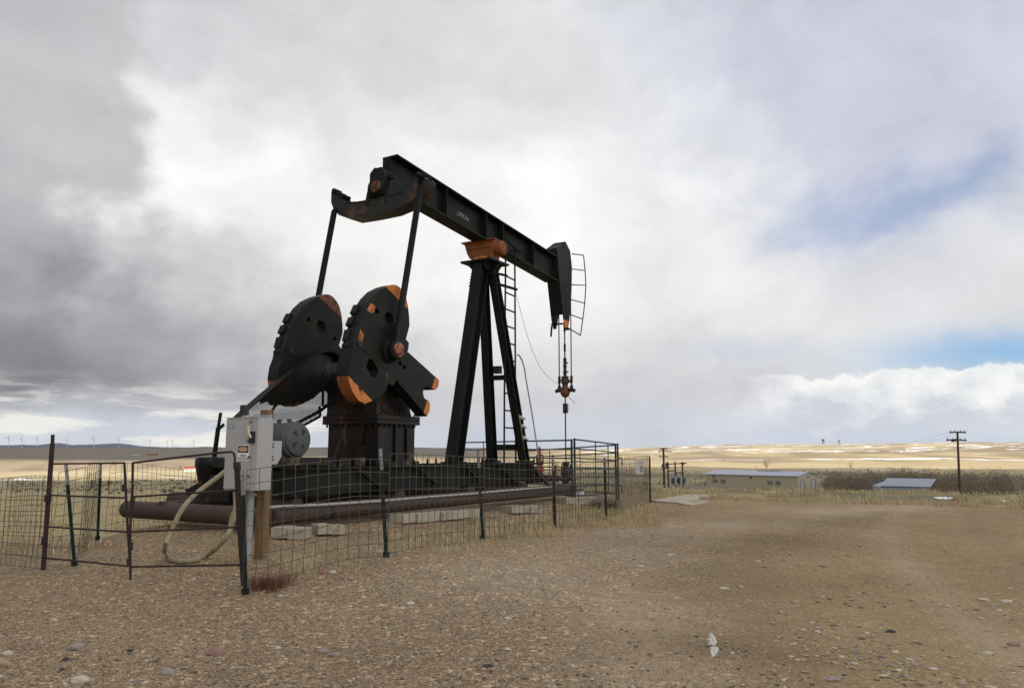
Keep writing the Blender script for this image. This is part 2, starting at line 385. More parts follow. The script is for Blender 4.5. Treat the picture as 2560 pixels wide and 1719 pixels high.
def lettering(name, text, size, origin, xdir, ydir, m, parent, extrude=0.001, align='CENTER', spacing=1.0):
    cu = bpy.data.curves.new('text', 'FONT'); cu.body = text; cu.size = size; cu.align_x = align; cu.align_y = 'CENTER'
    cu.extrude = extrude; cu.space_character = spacing; cu.offset = size * 0.012
    to = bpy.data.objects.new('text', cu); COL.objects.link(to)
    bpy.context.view_layer.update()
    me = bpy.data.meshes.new_from_object(to.evaluated_get(bpy.context.evaluated_depsgraph_get()))
    bpy.data.objects.remove(to); bpy.data.curves.remove(cu)
    x, y = Vector(xdir).normalized(), Vector(ydir).normalized(); zd = x.cross(y)
    mb = MB()
    mb.add([Vector(origin) + x * q.co.x + y * q.co.y + zd * q.co.z for q in me.vertices], [tuple(p.vertices) for p in me.polygons])
    bpy.data.meshes.remove(me)
    return obj(name, mb, m, parent)

# ------------------------------------------------------------------ terrain
def interp(x, xs, ys):
    if x <= xs[0]: return ys[0]
    for i in range(1, len(xs)):
        if x <= xs[i]:
            t = (x - xs[i - 1]) / (xs[i] - xs[i - 1]); return ys[i - 1] + (ys[i] - ys[i - 1]) * t
    return ys[-1]
def ss(x, a, b):
    t = max(0.0, min(1.0, (x - a) / (b - a))); return t * t * (3 - 2 * t)
def sdist_pump(x, y):
    p = Vector((x, y, 0)) - UO; u, v = p.dot(UA), p.dot(UB)
    du = max(-7.6 - u, 0, u - 3.0); dv = max(abs(v + 0.3) - 1.5, 0)
    return math.hypot(du, dv)
LR = [0, 14, 30, 60, 200, 600, 825, 1055, 1200, 1500, 5000, 7000, 16000]
LZ = [0, -0.03, -0.55, -1.7, -7, -18.5, -22, -22, -6.8, -5, 22, 27, 27]
RR = [0, 27, 31, 36, 45, 60, 90, 130, 210, 350, 600, 1000, 1500, 1800, 2200, 16000]
RZ = [0, 0.06, 0.12, -0.2, -1.0, -2.2, -4.3, -6.3, -9, -12, -12, -5, 9, 17, 20, 20]
def side(x, y): return ss(math.degrees(math.atan2(x, y)), -5, 7)
def hz(x, y):
    r = math.hypot(x, y); a = math.degrees(math.atan2(x, y)); s = ss(a, -5, 7)
    zl = interp(r, LR, LZ); zr = interp(r, RR, RZ)
    if r > 700:
        k = interp(a, [0, 5, 10, 14, 18, 30, 40], [0.55, 0.62, 0.78, 0.98, 0.97, 1.12, 1.15])
        zr = -12 + (zr + 12) * k if r < 1800 else -12 + (zr + 12) * k
    z = zl * (1 - s) + zr * s
    p = Vector((x, y, 0)) - UO; u, v = p.dot(UA), p.dot(UB)
    skirt = interp(u, [-11.8, -10.85, -9.4, -8.5, -6.5, -4.2, -1.5, 4.8, 9.0], [0, 0.07, 0.25, 0.285, 0.275, 0.20, 0.14, 0.10, 0.0]) * (1 - ss(v, 3.9, 8.5)) * ss(v, -3.0, 1.0) if -12 < u < 9 and -3 < v < 9 else 0.0
    z += max(skirt, 0.40 * (1 - ss(sdist_pump(x, y), -0.1, 2.3)))
    if r < 200:
        z += 0.012 * noise.noise((x * 1.3, y * 1.3, 0)) + 0.03 * noise.noise((x * 0.35, y * 0.35, 5)) * ss(r, 2, 8)
    if r > 20:
        lump = ss(r, 24, 29) * (1 - ss(r, 45, 70)) * s
        z += lump * (0.13 * noise.noise((x * 0.5, y * 0.5, 2)) + 0.10 * noise.noise((x * 1.6, y * 1.6, 3)) + 0.05)
        z += 0.25 * noise.noise((x * 0.05, y * 0.05, 1)) * ss(r, 30, 120)
    if r > 150: z += (4.2 * noise.noise((x * 0.006, y * 0.006, 13)) * ss(r, 600, 1000) + 2.6 * noise.noise((x * 0.004, y * 0.004, 11)) * ss(r, 700, 1400) + 1.6 * noise.noise((x * 0.008, y * 0.008, 7)) + 0.7 * noise.noise((x * 0.03, y * 0.03, 9))) * ss(r, 150, 700) * (1 - 0.5 * ss(r, 1500, 2600))
    return z
def march(px, py, off=0.0):
    # follow the bearing outwards until it comes within off of the ground
    d = ray(px, py); lo, hi, t = 0.5, None, 0.5
    while t < 60:
        p = EYEP + d * t
        if p.z - hz(p.x, p.y) < off: hi = t; break
        lo = t; t *= 1.02
    if hi is None: return EYEP + d * lo
    for _ in range(18):
        m_ = (lo + hi) / 2; p = EYEP + d * m_
        if p.z - hz(p.x, p.y) < off: hi = m_
        else: lo = m_
    return EYEP + d * hi
def mixc(a, b, t): return tuple(p + (q - p) * t for p, q in zip(a, b))
GRAVEL = (0.362, 0.268, 0.164); DIRT = (0.338, 0.249, 0.133); DUST = (0.45, 0.362, 0.250)
GRASS = (0.34, 0.285, 0.145); FIELDG = (0.36, 0.295, 0.155); GOLD = (0.44, 0.355, 0.205); SHADED_SAGE = (0.092, 0.08, 0.066); OLIVE = (0.17, 0.145, 0.085)
def surf(x, y):
    r = math.hypot(x, y); a = math.degrees(math.atan2(x, y)); s = ss(a, -5, 7)
    n1 = noise.noise((x * 0.12, y * 0.12, 4)); n2 = noise.noise((x * 0.5, y * 0.5, 8)); n3 = noise.noise((x * 0.012, y * 0.012, 3))
    # pad: gravel on the left and round the pump, packed dirt track on the right
    tr = ss(x - (1.2 + 0.12 * y) + 1.2 * n1 + 0.4 * n2, -1.2, 1.6)
    c = mixc(GRAVEL, DIRT, tr); g = 1 - 0.55 * tr
    # wheel-worn dusty band curving away to the right behind
    yy = y - 8.8
    band = math.exp(-((x - (-0.1 + 0.46 * yy + 0.025 * yy * yy + 0.8 * n1)) / (0.9 + 0.05 * y)) ** 2) * ss(y, 6, 10) * (1 - ss(y, 20, 26))
    c = mixc(c, DUST, 0.85 * band * (0.75 + 0.5 * n2)); g *= 1 - 0.25 * band
    dk = math.exp(-((x - (1.6 + 0.46 * yy + 0.025 * yy * yy)) / (0.8 + 0.05 * y)) ** 2) * ss(y, 8, 11) * (1 - ss(y, 19, 24))
    c = mixc(c, (0.24, 0.178, 0.112), max(0.0, 0.22 * dk * (0.8 + 0.9 * n2))); g = max(g, 0.8 * dk)
    band2 = math.exp(-((x - (0.25 + 0.13 * y)) / 0.7) ** 2) * (1 - ss(y, 7, 11))
    c = mixc(c, DUST, 0.35 * band2); g *= 1 - 0.5 * band2
    for k_, (x0_, sl_, cv_) in enumerate(((0.9, 0.10, 0.010), (2.5, 0.13, 0.012), (3.2, 0.30, 0.006))):
        tx = x0_ + sl_ * y + cv_ * y * y + 0.25 * n1
        b_ = math.exp(-((x - tx) / 0.30) ** 2) * (0.6 + 0.5 * n2) * (1 - ss(y, 20, 27))
        c = mixc(c, (0.235, 0.168, 0.092) if k_ != 1 else DUST, max(0, min(0.55, 0.5 * b_))); g *= 1 - 0.4 * b_ if b_ > 0 else 1
    # damp stains
    for sx_, sy_, sr in ((2.25, 6.3, 0.40), (1.45, 6.6, 0.42), (3.2, 9.6, 1.0), (4.6, 14.0, 1.4), (2.6, 12.5, 0.8), (6.5, 18, 1.5)):
        c = mixc(c, (0.18, 0.12, 0.06), 0.45 * math.exp(-(((x - sx_) / (sr * 1.6)) ** 2 + ((y - sy_) / sr) ** 2)))
    gr = 0.0; sn = 0.0
    if r > 10:
        rp = 18.5 * (1 - s) + 27.5 * s + 1.5 * n1 * 2 + 0.8 * n2
        k = ss(r, rp - 1.5, rp + 1.5) * ss(sdist_pump(x, y), 1.2, 3.5)
        n7 = noise.noise((x * 1.1, y * 1.1, 18)); off = mixc(FIELDG, mixc(OLIVE, GRASS, max(0.0, min(1.0, 0.42 + 0.75 * n2 + 0.7 * n7))), s)
        c = mixc(c, off, k); g *= 1 - k; gr = k
    if r > 60:
        if s > 0:
            far = mixc(OLIVE, GRASS, max(0, min(1, 0.4 + n3)))
            far = mixc(far, GOLD, ss(r + 60 * n3, 520, 640))
            n5 = noise.noise((x * 0.004, y * 0.004, 6)); n6 = noise.noise((x * 0.02, y * 0.008, 16))
            far = mixc(far, (0.265, 0.205, 0.13), max(0, min(1, 0.5 + 1.6 * n5 + 1.2 * n6)) * ss(r, 700, 900))
            far = mixc(far, (0.25, 0.20, 0.13), 0.8 * ss(r + 260 * n5, 1430, 1560) * max(0, min(1, 0.5 + 1.3 * n6 + 0.5 * n3)))
            snr = 0.36 * ss(r, 620, 760) + 0.74 * ss(r + 150 * n5, 1180, 1300)
        else: far = c; snr = 0
        farl = mixc(FIELDG, OLIVE, max(0, min(1, 0.3 + n3)))
        n8 = noise.noise((x * 0.011, y * 0.006, 26)); n9 = noise.noise((x * 0.04, y * 0.02, 36))
        farl = mixc(farl, (0.36, 0.285, 0.165), ss(r + 60 * n3, 520, 600) * max(0.2, min(1, 0.65 + 0.9 * n8 + 0.5 * n9)))
        farl = mixc(farl, (0.46, 0.38, 0.225), ss(r + 25 * n8, 800, 840))
        farl = mixc(farl, mixc((0.33, 0.26, 0.17), (0.24, 0.185, 0.125), max(0, min(1, 0.4 + 1.5 * n9 + 0.7 * n8))), ss(r + 20 * n8, 1040, 1066))
        farl = mixc(farl, SHADED_SAGE, ss(r + 30 * n3, 1185, 1230))  # grey sagebrush plain, with cloud shade painted into its colour
        snl = 0.98 * ss(r, 500, 580) * (1 - ss(r, 800, 830))
        k = ss(r, 60, 160)
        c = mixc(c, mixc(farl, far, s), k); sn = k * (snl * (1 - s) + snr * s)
    return c, g, gr, sn
def build_terrain():
    angs = []
    a = -180.0
    while a < 180.0 - 1e-6:
        angs.append(a); a += 0.16 if -38 <= a < 38 else (0.8 if -60 < a < 60 else 3.0)
    rads = [0.0]; r = 0.6
    while r < 15000:
        rads.append(r); r *= 1.026 if 4 < r < 40 else 1.04
    na = len(angs); vs = [(0, 0, hz(0, 0))]; cols = []; msk = []
    def push(x, y):
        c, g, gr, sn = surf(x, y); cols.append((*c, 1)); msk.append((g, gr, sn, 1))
    push(0, 0)
    for r in rads[1:]:
        for a in angs:
            x, y = r * math.sin(R(a)), r * math.cos(R(a)); vs.append((x, y, hz(x, y))); push(x, y)
    fs = []
    for k in range(na): fs.append((0, 1 + (k + 1) % na, 1 + k))
    for i in range(len(rads) - 2):
        o = 1 + i * na
        for k in range(na):
            k2 = (k + 1) % na; fs.append((o + k, o + k2, o + na + k2, o + na + k))
    me = bpy.data.meshes.new('ground'); me.from_pydata(vs, [], fs)
    for nm, dat in (('Col', cols), ('Msk', msk)):
        at = me.color_attributes.new(nm, 'FLOAT_COLOR', 'POINT'); at.data.foreach_set('color', [q for c in dat for q in c])
    me.shade_smooth()
    m = bpy.data.materials.new('ground'); m.use_nodes = True; t = NT(m.node_tree); b = t.n['Principled BSDF']
    co = t.n.new('ShaderNodeTexCoord').outputs['Object']
    def attr(n): q = t.n.new('ShaderNodeAttribute'); q.attribute_name = n; return q.outputs['Color']
    base = attr('Col'); mk = t.sep(attr('Msk'))
    flat = t.mapping(co, (1, 1, 0.3))
    warp = t.n.new('ShaderNodeVectorMath'); warp.operation = 'MULTIPLY_ADD'
    t.l.new(t.noise(flat, 30, 3, 0.5, col=True), warp.inputs[0]); warp.inputs[1].default_value = (0.02, 0.02, 0.02); t.l.new(flat, warp.inputs[2])
    wv = warp.outputs[0]
    # pebbles
    cell = t.sep(t.voro(wv, 76, out='Color'))
    peb = t.ramp(cell[0], [(0.0, (0.42, 0.40, 0.39)), (0.2, (0.62, 0.60, 0.58)), (0.5, (0.95, 0.95, 0.96)), (0.8, (1.3, 1.3, 1.28)), (0.93, (1.5, 1.5, 1.5)), (1.0, (2.0, 2.02, 2.02))])
    dist = t.voro(wv, 76)
    edge = t.ramp(dist, [(0.0, (1.1, 1.1, 1.1)), (0.55, (0.95, 0.95, 0.95)), (0.85, (0.5, 0.5, 0.5))])
    peb = t.mix(1.0, peb, edge, 'MULTIPLY')
    cell2 = t.sep(t.voro(wv, 24, out='Color'))
    peb2 = t.ramp(cell2[1], [(0, (0.55, 0.55, 0.56)), (0.15, (0.9, 0.9, 0.9)), (0.86, (1, 1, 1)), (0.95, (1.5, 1.5, 1.5)), (1, (1.9, 1.9, 1.9))])
    peb = t.mix(1.0, peb, peb2, 'MULTIPLY')
    # big patches, medium clumps
    nbig = t.noise(flat, 0.35, 5, 0.6); nmed = t.noise(flat, 2.2, 6, 0.62); nfin = t.noise(flat, 55, 4, 0.7)
    k = t.math('ADD', 0.42, t.math('ADD', t.math('MULTIPLY', nbig, 0.62), t.math('MULTIPLY', nmed, 0.54)))
    c = t.mix(1.0, base, t.comb(k, k, k), 'MULTIPLY')
    # dirt: fine grain with scattered embedded stones
    kf = t.math('ADD', 0.55, t.math('MULTIPLY', nfin, 0.9))
    sto = t.sep(t.voro(wv, 9, out='Color')); sd = t.voro(wv, 9)
    isst = t.math('MULTIPLY', t.sstep(sto[2], 0.70, 0.74), t.math('SUBTRACT', 1.0, t.sstep(sd, 0.24, 0.34)))
    dirt = t.mix(1.0, c, t.comb(kf, kf, kf), 'MULTIPLY')
    scol = t.ramp(sto[0], [(0, (0.10, 0.09, 0.08)), (0.35, (0.25, 0.2, 0.14)), (0.7, (0.42, 0.36, 0.26)), (1, (0.5, 0.45, 0.36))])
    dirt = t.mix(t.math('MULTIPLY', isst, 0.75), dirt, scol)
    grav = t.mix(1.0, c, peb, 'MULTIPLY')
    gm = t.math('MULTIPLY', mk[0], t.math('ADD', 0.55, t.math('MULTIPLY', nmed, 0.9)), clamp=True)
    near = t.mix(gm, dirt, grav)
    # grass country: streaky clumps
    ng = t.noise(co, 1.4, 8, 0.7); ng2 = t.noise(co, 0.02, 6, 0.6)
    kg = t.math('ADD', 0.45, t.math('ADD', t.math('MULTIPLY', ng, 0.75), t.math('MULTIPLY', ng2, 0.35)))
    grass = t.mix(1.0, base, t.comb(kg, kg, kg), 'MULTIPLY')
    col = t.mix(mk[1], near, grass)
    # snow lying in hollows
    ns = t.noise(t.mapping(co, (0.5, 1.0, 1.0)), 0.03, 8, 0.66, 0.9)
    thr = t.math('SUBTRACT', 0.78, t.math('MULTIPLY', mk[2], 0.20))
    snow = t.sstep(t.math('SUBTRACT', ns, thr), 0.0, 0.012)
    snow = t.math('MULTIPLY', snow, t.math('GREATER_THAN', mk[2], 0.05))
    cx, cy, cz_ = t.sep(co)
    rad = t.math('SQRT', t.math('ADD', t.math('MULTIPLY', cx, cx), t.math('MULTIPLY', cy, cy)))
    wob = t.math('MULTIPLY', t.math('SUBTRACT', t.noise(co, 0.004, 4, 0.5), 0.5), 190.0)
    brk = t.math('MULTIPLY', t.math('SUBTRACT', t.noise(co, 0.013, 6, 0.65), 0.5), 120.0)
    east = t.math('GREATER_THAN', cx, t.math('MULTIPLY', cy, 0.06))
    for R0, wd in ((925.0, 5.0), (650.0, -2.0), (1120.0, -4.0)):
        q = t.math('ABSOLUTE', t.math('ADD', t.math('SUBTRACT', rad, R0), wob))
        ln = t.math('MULTIPLY', t.math('LESS_THAN', q, t.math('ADD', wd, t.math('MULTIPLY', brk, 0.45))), east)
        snow = t.math('MAXIMUM', snow, ln)
    col = t.mix(snow, col, (0.86, 0.87, 0.88, 1))
    t.set(b.inputs['Base Color'], col)
    b.inputs['Roughness'].default_value = 0.95; b.inputs['Specular IOR Level'].default_value = 0.15
    hgt = t.math('ADD', t.math('MULTIPLY', t.math('SUBTRACT', 1.0, dist), t.math('MULTIPLY', mk[0], 0.9)), t.math('ADD', t.math('MULTIPLY', nfin, 0.5), t.math('MULTIPLY', isst, 0.8)))
    bn = t.n.new('ShaderNodeBump'); bn.inputs['Strength'].default_value = 0.8; bn.inputs['Distance'].default_value = 0.018
    t.l.new(hgt, bn.inputs['Height']); t.l.new(bn.outputs[0], b.inputs['Normal'])
    me.materials.append(m)
    o = link(bpy.data.objects.new('ground', me)); o['kind'] = 'structure'
build_terrain()

# far pine ridges along the skyline
def ridge(name, Y, prof, depth):
    mb = MB(); n = len(prof)
    xs = []
    x0, x1 = prof[0][0], prof[-1][0]; N = 160
    for i in range(N + 1):
        px = x0 + (x1 - x0) * i / N; py = interp(px, [p[0] for p in prof], [p[1] for p in prof])
        p = at_depth(px, py, Y); p.z += 3.0 * noise.noise((px * 0.09, 0, 1)) + 2 * noise.noise((px * 0.35, 0, 2)); xs.append(p)
    rows = []
    for k, (dy, fz) in enumerate(((-depth, 0), (-depth * 0.45, 0.55), (0, 1), (depth * 0.5, 0.5), (depth, 0))):
        rows.append([Vector((p.x, p.y + dy + depth * 0.2 * noise.noise((p.x * 0.003, k, 0)), 10 + (p.z - 10) * fz)) for p in xs])
    vs = [q for r_ in rows for q in r_]; fs = []
    for k in range(4):
        for i in range(N): a = k * (N + 1) + i; fs.append((a, a + 1, a + N + 2, a + N + 1))
    mb.add(vs, fs); o = obj(name, mb, M['ridge']); o['kind'] = 'structure'
ridge('hills', 8200, [(-260, 1116), (0, 1112.5), (60, 1111), (100, 1112), (120, 1107.5), (145, 1106.5), (175, 1112), (200, 1111), (235, 1110.5), (290, 1107.5), (325, 1110), (340, 1114.5), (400, 1117), (470, 1117.5), (520, 1116), (560, 1118), (760, 1118), (820, 1117), (900, 1118.5), (1030, 1117.5), (1090, 1119), (1250, 1119), (1340, 1121)], 900)

# unseen cloud, added behind the camera to block the sun over the pad
def shade_cloud(c, rx, ry, rz):
    bm = bmesh.new(); bmesh.ops.create_icosphere(bm, subdivisions=5, radius=1)
    for q in bm.verts:
        d = q.co.copy(); k = 1 + 0.16 * noise.noise(d * 2.3) + 0.10 * noise.noise(d * 5) + 0.05 * noise.noise(d * 11)
        q.co = Vector((d.x * rx * k, d.y * ry * k, d.z * rz * k * (1.0 if d.z > 0 else 0.35)))
    me = bpy.data.meshes.new('cloud'); bm.to_mesh(me); bm.free(); me.shade_smooth()
    m = bpy.data.materials.new('cloud'); m.use_nodes = True; b = m.node_tree.nodes['Principled BSDF']
    b.inputs['Base Color'].default_value = (0.85, 0.86, 0.88, 1); b.inputs['Roughness'].default_value = 1; b.inputs['Specular IOR Level'].default_value = 0
    me.materials.append(m); o = link(bpy.data.objects.new('cloud', me)); o.location = c; o['kind'] = 'structure'
HC = 900.0
shade_cloud(Vector((30, 170, 0)) + SUND * (HC / SUND.z), 520, 470, 150)

# ================================================================== the pumping unit
pump = thing('pump_jack', 'large black oil pump jack with orange-tipped counterweights and raised walking beam', 'pump jack', tuple(W(0, 0, 0.42)), TH)
BLK = [M['black'], M['orange'], M['orange_dirty'], M['weight'], M['rust_orange']]
fUZ = lambda u, z, t: W(u, t, z)          # outlines drawn in the lengthwise plane, thickness sideways
fVZ = lambda v, z, t: W(t, v, z)          # outlines drawn in the crosswise plane
# --- walking beam
def bz(u): return 8.225 - 0.0835 * (u + 4.0)          # top of the beam
BH = 0.78
mb = MB()
upn = Vector(UA * 0.0835 + UZ).normalized()
mb.ibeam(W(-4.02, 0, bz(-4.02) - BH / 2), W(3.78, 0, bz(3.78) - BH / 2), 0.43, BH, 0.035, 0.025, upn)
for u in (-2.05, -0.25, 0.58, 2.29):
    for s in (-1, 1): mb.bar(W(u, s * 0.11, bz(u) - 0.04), W(u, s * 0.11, bz(u) - BH + 0.04), 0.18, 0.02, UA)
mb.prism([(-0.20, bz(-4) - BH + 0.05), (0.03, bz(-4) - BH + 0.05), (0.03, bz(-4) - 0.30), (-0.02, bz(-4) - 0.045), (-0.20, bz(-4) - 0.045)], fVZ, -4.0, -3.98)
beam = obj('walking_beam', mb, BLK, pump)
xd = (W(1, 0, bz(1)) - W(0, 0, bz(0))).normalized()
lettering('lettering', 'UFKIN', 0.165, W(-1.10, 0.017, bz(-1.10) - 0.40), xd, upn, M['posttop'], beam, 0.002, spacing=1.12)
mb = MB(); p = W(-1.385, 0.017, bz(-1.385) - 0.455); mb.bar(p - xd * 0.035, p + xd * 0.03, 0.02, 0.004, UB); obj('worn_letter', mb, M['posttop'], beam)
# patch of fresh paint where the rest of the name was painted out
# --- saddle bearing
mb = MB()
mb.prism([(-0.56, 7.17), (0.42, 7.17), (0.38, 6.92), (0.28, 6.66), (-0.28, 6.66), (-0.38, 6.72), (-0.46, 6.86)], fVZ, -0.22, 0.22, 0)
mb.prism([(-0.60, 7.13), (0.44, 7.13), (0.44, 7.17), (-0.60, 7.17)], fVZ, -0.30, 0.30, 0)
mb.prism([(-0.42, 6.94), (0.36, 6.94), (0.36, 6.97), (-0.42, 6.97)], fVZ, -0.25, -0.222, 0)
saddle = obj('saddle_bearing', mb, [M['orange_dirty']], pump, bevel=0.012)
mb = MB(); mb.lathe(W(0.0, 0.40, 6.93), UB, [(0, 0.185), (0.16, 0.185), (0.17, 0.16), (0.19, 0.155), (0.20, 0.06)], 28, 0)
pieces('bearing_cap', mb, [M['orange_dirty']], saddle)
mb = MB()
for k in range(8):
    a = k * math.pi / 4 + 0.2
    mb.lathe(W(0.11 * math.cos(a), 0.585, 6.93 + 0.11 * math.sin(a)), UB, [(0, 0.018), (0.025, 0.018)], 6)
pieces('cap_bolt', mb, M['dark'], saddle)
mb = MB(); mb.prism([(-0.2, 6.60), (0.2, 6.60), (0.17, 6.70), (-0.17, 6.70)], fVZ, -0.32, 0.32); mb.box(-0.34, 0.34, -0.26, 0.26, 6.60, 6.63)
obj('saddle_foot', mb, M['orange'], saddle)
# --- samson post
mb = MB(); mb.box(-0.46, 0.46, -0.50, 0.46, 6.55, 6.60)
for s in (-1, 1):
    mb.prism([(-0.46, 6.55), (0.46, 6.55), (0.30, 6.36), (-0.30, 6.36)], fUZ, s * 0.2 - 0.012, s * 0.2 + 0.012)
mb.prism([(-0.50, 6.55), (0.46, 6.55), (0.25, 6.30), (-0.25, 6.30)], fVZ, -0.06, 0.06)
obj('post_cap_plate', mb, BLK, pump)
def leg(p0, p1, w, h, tf, nm='post_leg'):
    mb = MB(); d = (Vector(p1) - Vector(p0)).normalized()
    mb.ibeam(p0, p1, w, h, tf, 0.02, UA)
    q = Vector(p0); mb.bar(q - UZ * 0.01, q + UZ * 0.035, w + 0.14, h + 0.14, UA)
    return mb
mb = leg(W(-1.33, -0.03, 1.33), W(-0.20, 0, 6.55), 0.30, 0.36, 0.028)
obj('post_leg', mb, BLK, pump)
mb = leg(W(1.12, -0.48, 1.33), W(0.06, -0.13, 6.55), 0.22, 0.22, 0.022); obj('post_leg', mb, BLK, pump)
mb = leg(W(1.26, 0.46, 1.33), W(0.12, 0.12, 6.55), 0.22, 0.22, 0.022); obj('post_leg', mb, BLK, pump)
mb = MB()
for k in range(6):
    z = 6.32 - k * 0.085; u = -0.36 - 0.025 * k
    for v in (-0.16, 0.16): mb.lathe(W(u - 0.05, v, z), UA, [(0, 0.022), (0.08, 0.022)], 6)
for k in range(5):
    z = 6.30 - k * 0.1
    for u in (0.0, 0.13): mb.lathe(W(u, 0.2, z), UB, [(0, 0.02), (0.07, 0.02)], 6)
pieces('splice_bolt', mb, M['black'], pump)
def ulerp(p, q, t): return Vector(p) * (1 - t) + Vector(q) * t
LC = (W(1.12, -0.48, 1.33), W(0.06, -0.13, 6.55)); LRG = (W(1.26, 0.46, 1.33), W(0.12, 0.12, 6.55))
for z, h in ((3.58, 0.13), (1.72, 0.16)):
    t = (z - 1.33) / 5.22; mb = MB(); mb.bar(ulerp(*LC, t), ulerp(*LRG, t), h, 0.10, UA); obj('cross_brace', mb, BLK, pump)
mb = MB(); c = ulerp(ulerp(*LC, 0.43), ulerp(*LRG, 0.43), 0.42) + UZ * 0.15
mb.bar(c - UZ * 0.03, c + UZ * 0.15, 0.20, 0.14, UA); mb.bar(c + UZ * 0.15, c + UZ * 0.165, 0.22, 0.16, UA)
obj('switch_box', mb, M['brownsteel'], pump)
# --- ladder
LV = 0.27
mb = MB()
lad_l = [W(0.59, LV, 7.45), W(0.56, LV, 5.0), W(0.53, LV, 3.0), W(0.52, LV, 1.33)]
lad_r = [W(1.07, LV, 7.30), W(1.09, LV, 5.0), W(1.10, LV, 3.0), W(1.12, LV, 1.33)]
lad = MB(); lad.tube(lad_l, 0.028, 6)
ladder = obj('ladder', lad, M['black'], pump)
mb = MB(); mb.tube(lad_r, 0.028, 6); obj('ladder_rail', mb, M['black'], ladder)
for k in range(11):
    z = 1.78 + k * 0.455; t = (z - 1.33)
    mb = MB(); mb.tube([W(0.53 + 0.01 * t, LV, z), W(1.115 - 0.008 * t, LV, z - 0.02 * (t / 3))], 0.022, 6); obj('rung', mb, M['black'], ladder)
mb = MB()
mb.tube([W(-0.1, 0.2, 6.30), W(0.62, LV + 0.02, 6.34)], 0.035, 6); mb.tube([W(0.1, 0.2, 6.05), W(1.14, LV + 0.02, 6.05)], 0.04, 6)
mb.tube([W(0.6, LV, 7.36), W(1.05, LV, 7.22), W(1.8, 0.05, 7.32)], 0.03, 6)
pieces('ladder_bracket', mb, M['black'], ladder)
# --- horse head
HN = [onv(4, *p, 0.215) for p in [(1310, 172), (1355, 265), (1372, 420), (1370, 600), (1362, 800), (1345, 960), (1332, 1018), (1312, 1022), (1300, 985), (1290, 930), (1250, 560), (1222, 240)]]
def split(poly, a, b):
    # cut a polygon by the line a-b: (left part, right part)
    L, Rr = [], []
    def sd(p): return (b[0] - a[0]) * (p[1] - a[1]) - (b[1] - a[1]) * (p[0] - a[0])
    for i, p in enumerate(poly):
        q = poly[(i + 1) % len(poly)]; s0, s1 = sd(p), sd(q)
        if s0 >= 0: L.append(p)
        if s0 <= 0: Rr.append(p)
        if s0 * s1 < 0:
            t = s0 / (s0 - s1); x = (p[0] + (q[0] - p[0]) * t, p[1] + (q[1] - p[1]) * t); L.append(x); Rr.append(x)
    return L, Rr
zc = 5.66
up_, lo_ = split(HN, (3.0, zc), (6.0, zc))
mb = MB()
mb.prism(up_, fUZ, 0.195, 0.215, 0); mb.prism(lo_, fUZ, 0.195, 0.215, 1)
mb.prism(HN, fUZ, -0.215, -0.195, 0)
# front plate follows the arc, back plate closes the tail
front = HN[0:5]; back = [HN[11], HN[10], ((HN[10][0] * 0.12 + HN[9][0] * 0.88), (HN[10][1] * 0.12 + HN[9][1] * 0.88))]
for ch in (front, back):
    for i in range(len(ch) - 1):
        a, b = ch[i], ch[i + 1]
        p, q = W(a[0], 0, a[1]), W(b[0], 0, b[1]); mb.bar(p, q, 0.388, 0.02, UA)
mb.bar(W(HN[0][0] - 0.03, 0, HN[0][1] - 0.06), W(HN[11][0] + 0.06, 0, HN[11][1] + 0.02), 0.388, 0.03, UZ)
mb.bar(W(HN[7][0], -0.30, HN[7][1] + 0.16), W(HN[7][0], 0.19, HN[7][1] + 0.16), 0.05, 0.05, UZ)
mb.bar(W(HN[8][0] - 0.06, -0.205, HN[8][1] - 0.02), W(HN[8][0] - 0.12, -0.205, HN[8][1] - 0.36), 0.03, 0.05, UB)
mb.bar(W(4.3, 0.205, 5.40), W(4.45, 0.205, 5.40), 0.07, 0.08, UZ)
horse = obj('horse_head', mb, BLK, pump)
mb = MB(); mb.lathe(W(HN[0][0] - 0.1, 0.215, HN[0][1] - 0.2), UB, [(0, 0.03), (0.03, 0.03)], 10); mb.lathe(W(3.92, -0.17, 6.62), -UA, [(0, 0.03), (0.05, 0.03)], 8)
pieces('pin', mb, M['pipe'], horse)
mb = MB()
gv = 0.21
G = [onv(4, *p, gv) for p in [(1372, 292), (1485, 305), (1500, 455), (1508, 600), (1497, 775), (1478, 930), (1455, 1090), (1335, 1018)]]
mb.tube([W(u, gv, z) for u, z in G], 0.019, 6)
for a, b in (((1372, 440), (1500, 455)), ((1372, 595), (1507, 600)), ((1364, 740), (1497, 775)), ((1350, 885), (1478, 930))):
    (u0, z0), (u1, z1) = onv(4, *a, gv), onv(4, *b, gv); mb.tube([W(u0, gv, z0), W(u1, gv, z1)], 0.017, 6)
obj('wireline_guard', mb, M['black'], horse)
